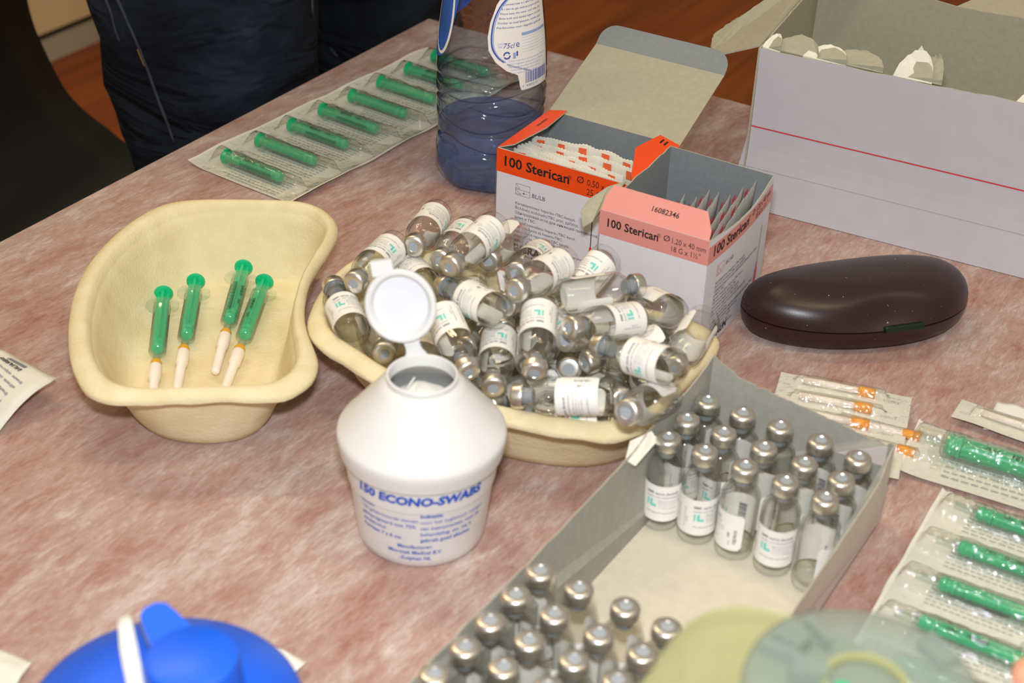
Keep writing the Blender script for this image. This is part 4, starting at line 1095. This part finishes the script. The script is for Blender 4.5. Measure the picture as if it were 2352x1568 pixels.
    pts = [c0+V((.0006, 0, 0)), c0+V((w-.0006, 0, 0)), c0+V((w-.0015, 0, 0))+dv*.006, c0+V((w-.0075, 0, 0))+dv*L, c0+V((.003, 0, 0))+dv*L, c0+V((.0005, 0, 0))+dv*(L*.55)]
    B.panel('front_flap', pts, mp); fl = B.root.children[-1]; nn = V((0, -dv.z, dv.y))
    Print().text('16082346', .0046, 0, 0, 0, .012).build('lettering', [M['black_ink']], fl, plane_map(c0+V((.0300, 0, 0))+dv*.0075, (1, 0, 0), dv, nn, .0002))
    # torn ply hanging outside the near corner
    pt = [V((-.0008, .036, h+.003)), V((-.006, .022, h+.004)), V((-.0125, .008, h-.001)), V((-.0135, .001, h-.006)), V((-.0090, -.0035, h-.0135)), V((-.0040, -.0015, h-.009)), V((-.0008, .0005, h-.002))]
    B.panel('torn_ply', pt, [M['card_sand'], M['card_sand'], M['card_edge']])
    tag(B.root, 'open white and pink needle box with torn top edge', 'box')
    NM = ['first', 'second', 'third', 'fourth', 'fifth', 'sixth', 'seventh', 'eighth', 'ninth']
    for k in range(7):
        x = w-.0060-k*.0056 - (.003 if k > 3 else 0); y0, y1 = .012+.002*(k % 3), .082-.006*(k % 4) - (.012 if k > 3 else 0); tp = h-.009-.0022*(k % 3) - .0016*k
        needle_strip(B.root, lambda u, v, x=x, y0=y0, y1=y1, tp=tp, k=k: Vector((x + .0018*noise.noise(Vector((u*3, 2.3, 1))) - .0035*(1-v), y0 + u*(y1-y0) + .004*v, .0025 + v*(tp-.0025 + .020*(u-.5)))),
                     M['pink_mark'], 'strip of needle packets in the pink box, %s from the side facing the glasses case' % NM[k], 'needle strips in the pink box', 20+k, 4, -1)
pink_box()

# ------------------------------------------------------------------ large torn white carton
def carton():
    o = U(1697, 465, 0); deg = -26.6; a = math.radians(deg); L, D, H = .34, .125, .1175
    root = empty('torn_carton', (o.x, o.y, T), a); V = Vector
    inner = [M['card_lilac'], M['card_sand'], M['card_edge']]
    # front wall: a grid that bows in along the red rule
    nu, nv = 60, 16; vs, fs = [], []; tops = torn((0, 0, H), (L, 0, H+.004), nu, .0022, 2)
    def bow(v, u): return .0045*math.sin(math.pi*min(1, v*1.0))*(.6+.4*u) - .010*max(0, .35-v)*(1-u)*1.0
    for j in range(nv+1):
        for i in range(nu+1):
            v, u = j/nv, i/nu; z = v*tops[i].z
            vs.append(V((u*L - .010*(1-u)*max(0, (.5-v))*1.6, bow(v, u), z)))
    k = nu+1; fs = [(j*k+i, j*k+i+1, (j+1)*k+i+1, (j+1)*k+i) for j in range(nv) for i in range(nu)]
    n0 = len(vs); vs += [p + V((0, .0012, 0)) for p in vs]; fs2 = [tuple(n0+q for q in reversed(f)) for f in fs]
    mi = [0]*len(fs) + [1]*len(fs2)
    bd = [(nv*k+i, nv*k+i+1, n0+nv*k+i+1, n0+nv*k+i) for i in range(nu)] + [(j*k, (j+1)*k, n0+(j+1)*k, n0+j*k) for j in range(nv)]
    mesh('front_wall', vs, fs+fs2+bd, inner, root, mi=mi+[2]*len(bd))
    p = Print()
    for i in range(60): p.rect(L*i/60, .0592, L*(i+1)/60, .0602, 0)
    rl = lambda x, y: V((x - .010*(1-x/L)*max(0, .5-y/H)*1.6, bow(y/H, x/L)-.0003, y))
    p.build('red_rule', [M['red_line']], root, rl); p = Print()
    for i in range(60): p.rect(L*i/60, .0292, L*(i+1)/60, .0294, 0)
    p.build('crease', [M['ink_grey']], root, rl)
    def panel(name, pts, mats, thk=.0012):
        q = sheet(pts, thk); return mesh(name, q[0], q[1], mats, root, mi=q[2])
    tl = torn((0, D, H+.012), (0, 0, H), 24, .003, 7)
    panel('side_wall', [V((0, D, 0)), V((0, 0, 0))] + tl[::-1], [M['card_lilac'], M['card_sand'], M['card_edge']])
    bk = torn((L, D, H+.012), (0, D, H+.012), 40, .003, 9)
    panel('back_wall', [V((L, D, 0)), V((0, D, 0))] + bk[::-1], [M['card_lilac'], M['card_sand'], M['card_edge']])
    panel('side_wall', [V((L, 0, 0)), V((L, D, 0)), V((L, D, H)), V((L, 0, H))], [M['card_lilac'], M['card_sand'], M['card_edge']])
    panel('carton_floor', [V((0, D, .0018)), V((0, 0, .0018)), V((L, 0, .0018)), V((L, D, .0018))], [M['card_sand'], M['card_lilac'], M['card_edge']])
    # torn flaps
    tf = [M['card_sand'], M['card_sand'], M['card_edge']]
    q = [V((0, D, H+.012)), V((0, .004, H))]; out = [V((-.024, .000, H-.010)), V((-.038, .012, H-.013)), V((-.042, .026, H-.009)), V((-.036, .046, H-.004)), V((-.030, .054, H)), V((-.022, .085, H+.006)), V((-.012, D+.02, H+.014))]
    jag = []
    for i, (s, e) in enumerate(zip(out, out[1:])): jag += torn(s, e, 6, .003, 20+i, V((-.7, .7, 0)))[:-1]
    panel('torn_flap', q + jag + [out[-1]], tf)
    def lip(x0, x1, hgt, y, seed, white):
        n = 14; pts = [V((x0, y, H-.0015 + .004*x0/L)), V((x1, y, H-.0015+.004*x1/L))]
        top = []
        for i in range(n+1):
            t = 1-i/n; b = math.sin(math.pi*t)**.6; top.append(V((x0+(x1-x0)*t, y + .010*b, H + .004*t + hgt*b*(1+.25*noise.noise(Vector((t*9, seed, 0)))))))
        panel('torn_lip', pts+top, [M['torn_white'] if white else M['card_sand'], M['card_sand'], M['card_edge']], .0006)
    lip(.001, .014, .0055, .0046, 1, True); lip(.008, .040, .0075, .0058, 2, False); lip(.030, .060, .0055, .0046, 3, True); lip(.045, .085, .0060, .0060, 4, False)
    lip(.092, .118, .016, .0046, 5, True); lip(.108, .124, .0140, .0060, 6, False); lip(.172, .215, .010, .0048, 7, True)
    # ply curled inwards at the far corner, folded flap at the back
    panel('torn_ply', [V((.0, D-.004, H+.013)), V((.012, D-.016, H+.010)), V((.028, D-.018, H+.009)), V((.036, D-.004, H+.013))], [M['torn_white'], M['card_sand'], M['card_edge']], .0006)
    panel('back_flap', torn((.10, D, H+.010), (L, D, H+.010), 30, .002, 31) + [V((L, D+.045, H+.022)), V((.13, D+.045, H+.022))], tf)
    tag(root, 'large white cardboard carton with torn open top and a red line', 'carton')
carton()

# ------------------------------------------------------------------ glasses case
def glasses_case():
    a, b = U(1690, 716, .014), U(2204, 660, .014); ax = (b-a); ln = ax.length; ang = math.atan2(ax.y, ax.x); mid = (a+b)/2
    root = empty('glasses_case', (mid.x+.0030, mid.y-.0025, T), ang); A, Bq = ln/2-.002, .0365; n = 96
    def loop(ins, z, dent=0.0):
        L = []
        for k in range(n):
            t = 2*math.pi*k/n; c, s = math.cos(t), math.sin(t); e = 2/2.25
            x = (A-ins)*math.copysign(abs(c)**e, c); y = (Bq-ins*1.0)*math.copysign(abs(s)**e, s)
            y *= 1 + .10*(x/A)                                   # one end broader
            y -= .006*(1-(x/A)**2) - .002                        # slight bend of the whole case
            if s < 0: y += dent*math.exp(-((x-.008)/.030)**2)*abs(s)
            L.append(Vector((x, y, z)))
        return L
    low = [(.014, 0), (.008, .0006), (.0035, .0035), (.0012, .008), (.0002, .0125), (.0, .0155), (.0012, .0160)]
    up = [(.0012, .0162, .0), (.0, .0168, .0010), (.0003, .0195, .0045), (.0010, .0225, .0075), (.0024, .0256, .0085), (.0048, .0286, .0080), (.0085, .0312, .0060), (.0140, .0336, .0035), (.0205, .0354, .0015), (.0270, .0365, 0), (.0330, .0369, 0)]
    mesh('lower_shell', *rings([loop(*q) for q in low]), M['case'], root, True, auto=50)
    mesh('upper_shell', *rings([loop(*q) for q in up]), M['case'], root, True, auto=50)
    o = mesh('catch_button', *boxv((0, 0, 0), (.0135, 0, 0), (0, .0022, 0), (0, 0, .0021)), M['dark_green'], root)
    o.location = (.014, -Bq*1.005-.0022, .0172); o.rotation_euler = (math.radians(-14), 0, math.radians(2)); bv = o.modifiers.new('b', 'BEVEL'); bv.width = .0012; bv.segments = 3
    tag(root, 'dark brown hard glasses case with a green catch', 'glasses case')
glasses_case()

# ------------------------------------------------------------------ white swab tub
def swab_tub():
    c = U(968, 1209, 0); root = empty('swab_tub', (c.x, c.y, T)); n = 72
    global TUB, CONE
    tub = TUB = [(0, .0006), (.028, .0006), (.0310, .0), (.0324, .0014), (.0331, .006), (.0366, .038), (.0374, .0382), (.0390, .0560), (.0378, .0560), (.0356, .040), (.0321, .006), (.029, .002), (0, .002)]
    mesh('tub', *lathe(tub, n), M['white_plastic'], root, True, auto=40)
    cone = CONE = [(.0394, .0528), (.0400, .0524), (.0410, .0528), (.0420, .0590), (.0422, .0618), (.0419, .0634), (.0411, .0647), (.0402, .0657), (.0330, .0744), (.0265, .0824), (.0212, .0890), (.0205, .0900), (.0182, .0917), (.0176, .0922), (.0176, .0948), (.0171, .0954), (.0164, .0952), (.0160, .0935), (.0160, .0890), (.0168, .0880), (.0385, .0625), (.0394, .0600)]
    cn = mesh('cone_lid', *lathe(cone + cone[:1], n), M['white_plastic'], root, True, auto=30)
    # flip cap, hinged at the back of the mouth and standing open
    hinge = Vector((-.0045, .0172, .0945)); 
    cc = U(921, 699, .0)  # ray towards the disc centre
    v = ray(921, 699); yq = c.y + .0235; P0 = CAM + v*(yq/v.y); ctr = Vector((P0.x-c.x, P0.y-c.y, P0.z-T))
    view = (CAM - P0).normalized(); upv = (ctr-hinge).normalized(); nrm = (view*.92 + Vector((-.12, -.1, .0))); nrm = (nrm - upv*nrm.dot(upv)).normalized(); right = upv.cross(nrm)
    Mx = Matrix((right, upv, nrm)).transposed().to_4x4(); Mx.translation = ctr
    r = .0172
    cap = MB(); cap.add(lathe([(0, -.0012), (r-.0022, -.0012), (r-.0006, -.0008), (r, .0004), (r+.0003, .0030), (r-.0004, .0040), (r-.0016, .0042), (r-.0026, .0036), (r-.0032, .0012), (r-.0040, .0004), (0, .0003)], 60))
    cap.xf(Matrix.Diagonal((1, 1.08, 1, 1)))
    cap.add(boxv((-.0035, r*1.08+.0022, .0016), (.0052, -.0006, 0), (.0004, .0038, 0), (0, 0, .0018)))       # thumb tab
    cap.xf(Mx)
    # hinge strap: wide foot on the cone, narrow neck up to the disc
    d = (ctr - hinge).length - r*1.06; st = []
    for t, wd in ((-.35, .0062), (0, .0054), (.3, .0040), (.6, .0036), (1.0, .0042), (1.2, .0050)):
        q = hinge + upv*(d*t) + (Vector((0, .0010, -.0004)) if t < 0 else Vector((0, 0, 0)))
        st.append([q - right*wd - nrm*.0008, q + right*wd - nrm*.0008, q + right*wd + nrm*.0008, q - right*wd + nrm*.0008])
    cap.add(rings(st))
    cap.build('flip_cap', M['white_plastic'], cn, True, 40)
    pv = Print(); k = [((r-.0044)*math.cos(2*math.pi*i/48), 1.08*(r-.0044)*math.sin(2*math.pi*i/48)) for i in range(48)]
    pv.poly(k, 0); pv.build('cap_inner_disc', [M['cap_inside']], cn, lambda x, y: Mx @ Vector((x, y, .0006)))
    # a tissue end showing in the mouth
    ts = MB()
    for (a0, r0, r1, z0, z1) in ((2.4, .0145, .004, .078, .0925), (3.4, .0145, .004, .078, .0915), (4.6, .0145, .003, .078, .088)):
        p0, p1, p2 = Vector((r0*math.cos(a0), r0*math.sin(a0), z0)), Vector((r0*math.cos(a0+1.1), r0*math.sin(a0+1.1), z0)), Vector((r1*math.cos(a0+.5), r1*math.sin(a0+.5), z1))
        s = sheet([p0, p1, p2], .0006); ts.add((s[0], s[1]))
    ts.add(lathe([(0, .0860), (.006, .0850), (.012, .0825), (.0155, .0790), (.012, .0770), (0, .0770)], 24, lambda a, z: .0008*math.sin(a*5+z*900)))
    ts.build('tissue', M['tissue'], root)
    # print round the tub
    def R(z): return .0331 + (z-.006)/.032*.0035 if z < .038 else .0374 + (z-.0382)/.0178*.0016
    off = -.0010
    fn = lambda x, y: ((R(y)+.0002)*math.sin((x+off)/.037), -(R(y)+.0002)*math.cos((x+off)/.037), y)
    p = Print().text('150 ECONO-SWABS', .0072, -.0310, .0440, 0, .05, .12, width=.0650)
    y = .0362
    for k, (s, b) in enumerate((('Inhoud:', .03), ('150 gefabriceerde tissues,', 0), ('geïmpregneerd met 70%', .01), ('ethylalcohol', .01), ('Formaat: 7 x 8 cm.', .02))): p.text(s, .0032, -.0310, y-k*.0041, 0, b)
    for k, (s, b) in enumerate((('Indicatie:', .03), ('voor het hygiënisch reinigen', 0), ('van instrumenten, voor de', .01), ('behandeling, etc. Na 4', .01), ('gebruik goed afsluiten', .02))): p.text(s, .0032, .0030, y-.001-k*.0041, 0, b)
    for k, s in enumerate(('Manufacturer:', 'Microtek Medical B.V.', '-Zutphen NL')): p.text(s, .0034, .0, .0140-k*.0040, 0, .015, align='CENTER')
    p.build('lettering', [M['blue_ink']], root, fn)
    tag(root, 'white plastic swab tub with cone lid and open flip cap', 'swab tub')
swab_tub()

# ------------------------------------------------------------------ blue lidded tub close to the camera
def blue_tub():
    zr = .077; v = ray(378, 1640); P = CAM + v*((T+zr-CAM.z)/v.z); c = Vector((P.x, P.y, T)); root = empty('wipes_tub', c); n = 72
    loc = lambda px, py, h: CAM + ray(px, py)*((T+h-CAM.z)/ray(px, py).z) - c
    R = 308*(P-CAM).length/F_PX
    mesh('tub', *lathe([(0, .001), (R-.011, .001), (R-.009, 0), (R-.0075, .003), (R-.0035, .070), (R-.005, .070), (R-.009, .006), (0, .004)], n), M['white_plastic'], root, True, auto=40)
    cn = mesh('cone_lid', *lathe([(R-.0032, .066), (R-.0026, .065), (R-.0008, .067), (R, .0745), (R-.0008, .0775), (R-.004, .0805), (.034, .0885), (.026, .0912), (.018, .0925), (0, .093)], n), M['blue_plastic'], root, True, auto=45)
    q = loc(440, 1505, .107); q.z = 0
    cap = MB(); cap.add(lathe([(.0186, .0880), (.0182, .0930), (.0174, .1040), (.0168, .1062), (.0150, .1072), (0, .1074)], 60))
    t0 = loc(345, 1394, .110) - q; e = Vector((t0.x, t0.y, 0)); rl = e.length; e.normalize(); f = Vector((-e.y, e.x, 0)); L = []
    for r_, wd, z0, z1 in ((.0130, .0085, .1010, .1060), (rl*.72, .0072, .1020, .1085), (rl*.92, .0056, .1045, .1105), (rl, .0026, .1070, .1110)):
        L.append([e*r_ + f*s*wd + Vector((0, 0, z_)) for s, z_ in ((-1, z0), (1, z0), (1, z1), (-1, z1))])
    cap.add(rings(L)); cap.xf(Matrix.Translation(q)); cap.build('flip_cap', M['blue_plastic'], cn, True, 40)
    st = []                                   # white paper strip lying over the lid beside the cap
    for (px, py, h), wd in zip(((286, 1418, .0985), (290, 1450, .0965), (296, 1490, .0955), (303, 1530, .0952), (312, 1580, .0948), (320, 1640, .0935)), (.0026, .0031, .0036, .0036, .0032, .0030)):
        o = loc(px, py, h); st.append([o + Vector((-wd, 0, 0)), o + Vector((wd, 0, .0006)), o + Vector((wd, 0, .0014)), o + Vector((-wd, 0, .0008))])
    mesh('paper_strip', *rings(st), M['tissue'], root, True)
    tag(root, 'wipes tub with blue lid and closed blue cap', 'wipes tub')
blue_tub()

# ------------------------------------------------------------------ yellow sharps bin, its clear lid, and the hand beside it
def sharps():
    zt = T + .168
    top = [CAM + ray(x, y)*((zt-CAM.z)/ray(x, y).z) for x, y in ((1440, 1640), (1500, 1525), (1545, 1462), (1600, 1412), (1670, 1390), (1760, 1394), (1850, 1420), (1960, 1470), (2080, 1560), (2140, 1680), (2080, 1830), (1900, 1960), (1650, 1960), (1480, 1840))]
    c = sum(top, Vector((0, 0, 0)))/len(top); base = Vector((c.x, c.y, T)); root = empty('sharps_bin', base)
    O = resample(catmull([p-base for p in top], 6, True), 60)
    cen = Vector((0, 0, 0))
    def ring(k, z): return [Vector((p.x*k, p.y*k, z)) for p in O]
    H = .168
    mesh('bin_body', *rings([ring(.86, .0), ring(.90, .002), ring(.96, H-.02), ring(.97, H-.006)], True, False), M['bin_yellow'], root, True, auto=50)
    mesh('bin_top', *rings([ring(.985, H-.008), ring(1.0, H-.0075), ring(1.0, H-.002), ring(.985, H), ring(.95, H-.0012), ring(.60, H-.002)], False, True), M['bin_yellow'], root, True, auto=50)
    pm = pr('yellow_rim_plastic', sr(206, 186, 40), .35, var=.05)
    mesh('rim_band', *rings([ring(1.004, H-.0078), ring(1.008, H-.0070), ring(1.008, H-.0034), ring(1.002, H-.0022)], False, False), pm, root, True)
    tag(root, 'yellowish translucent sharps bin close to the camera', 'sharps bin')
    # the round frosted lid set on the bin
    zl = T + .1725; v = ray(1985, 1585); P = CAM + v*((zl-CAM.z)/v.z); lid = empty('bin_lid', P); R = 268*(P-CAM).length/F_PX
    prof = [(0, .0), (R*.30, .0), (R*.32, -.0012), (R*.60, -.0012), (R*.62, .0006), (R*.93, .0010), (R*.985, -.0004), (R, -.003), (R*.985, -.0032), (R*.92, -.0012), (0, -.0024)]
    mesh('lid_disc', *lathe(prof, 72), M['frosted'], lid, True, auto=50)
    for a0, a1, r0, r1, hh in ((2.25, 2.55, .60, .86, .005), (2.0, 2.1, .5, .8, .004), (2.62, 2.72, .5, .9, .004), (.35, .75, .70, .90, .004), (2.75, 3.1, .30, .62, .005)):
        L = []
        for z0 in (0, hh): L.append([Vector((R*r*math.cos(a), R*r*math.sin(a), z0+.0006)) for r, a in ((r0, a0), (r1, a0), (r1, a1), (r0, a1))])
        mesh('lid_rib', *rings(L), M['frosted'], lid, True, auto=30)
    mesh('lid_opening', *lathe([(R*.33, .0012), (R*.36, .0018), (R*.36, .0030), (R*.31, .0030), (R*.31, .0012)], 48), M['bin_yellow'], lid, True, auto=40)
    tag(lid, 'round frosted clear lid with raised ribs on the yellow sharps bin', 'lid')
    # discarded plunger poking out of the opening
    q = P + Vector((-.004, .0045, .0035)); v2 = ray(1908, 1584); Q = CAM + v2*((zl+.010-CAM.z)/v2.z)
    pl = empty('discarded_plunger', Q - Vector((0, 0, .012))); mb = MB()
    mb.add(lathe([(0, .0), (.0030, .0), (.0030, .008), (.0045, .010), (.0052, .0108), (.0050, .0120), (0, .0122)], 24)); mb.xf(Matrix.Rotation(.5, 4, 'Y')); mb.build('plunger_end', M['green'], pl, True, 40)
    tag(pl, 'green plunger end sticking up through the frosted lid', 'plunger')
    return P, R
LIDP, LIDR = sharps()
def hand():
    tip = CAM + ray(2322, 1560)*((T+.172-CAM.z)/ray(2322, 1560).z)
    root = empty('person', (tip.x+.10, tip.y-.02, T+.15)); g = root.location
    d = Vector((.90, -.42, -.02)).normalized(); s = Vector((.42, .90, 0)).normalized(); u = Vector((0, 0, 1))
    wrist = tip + d*.165 - s*.03 - u*.0; palm = tip + d*.115 - s*.028
    V_, E_, R_ = [wrist + d*.25, wrist + d*.10, wrist, palm], [(0, 1), (1, 2), (2, 3)], [.040, .034, .027, .030]
    def chain(pts, rad):
        prev = 3
        for p, r in zip(pts, rad): V_.append(p); R_.append(r); E_.append((prev, len(V_)-1)); prev = len(V_)-1
    for k, (off, ln) in enumerate(((.0, 1.0), (-.021, 1.08), (-.042, 1.0), (-.060, .80))):
        kn = palm + s*(.028+off) - d*.028 + u*.006; a = kn - d*.040*ln + u*.004; b = a - d*.026*ln - u*.006; e = b - d*.018*ln - u*.010
        if k == 0: sh = tip - e; kn += sh; a += sh; b += sh; e += sh
        chain([kn, a, b, e], [.0105, .0092, .0084, .0074])
    th0 = wrist - d*.03 + s*.030; chain([th0, th0 - d*.032 + s*.016 - u*.010, th0 - d*.058 + s*.018 - u*.016], [.0125, .0105, .0085])
    me = bpy.data.meshes.new('h'); me.from_pydata([p-g for p in V_], E_, []); ob = bpy.data.objects.new('h', me); COL.objects.link(ob)
    ob.modifiers.new('s', 'SKIN')
    for q, r in zip(me.skin_vertices[0].data, R_): q.radius = (r, r)
    me.skin_vertices[0].data[2].use_root = True
    sb = ob.modifiers.new('b', 'SUBSURF'); sb.levels = 2
    dg = bpy.context.evaluated_depsgraph_get(); m2 = bpy.data.meshes.new_from_object(ob.evaluated_get(dg)); bpy.data.objects.remove(ob)
    m2.materials.clear(); m2.materials.append(M['skin']); m2.polygons.foreach_set('use_smooth', [True]*len(m2.polygons))
    o = bpy.data.objects.new('hand', m2); COL.objects.link(o); o.parent = root
    tag(root, 'reaching hand of a person, one fingertip beside the frosted lid', 'person')
hand()
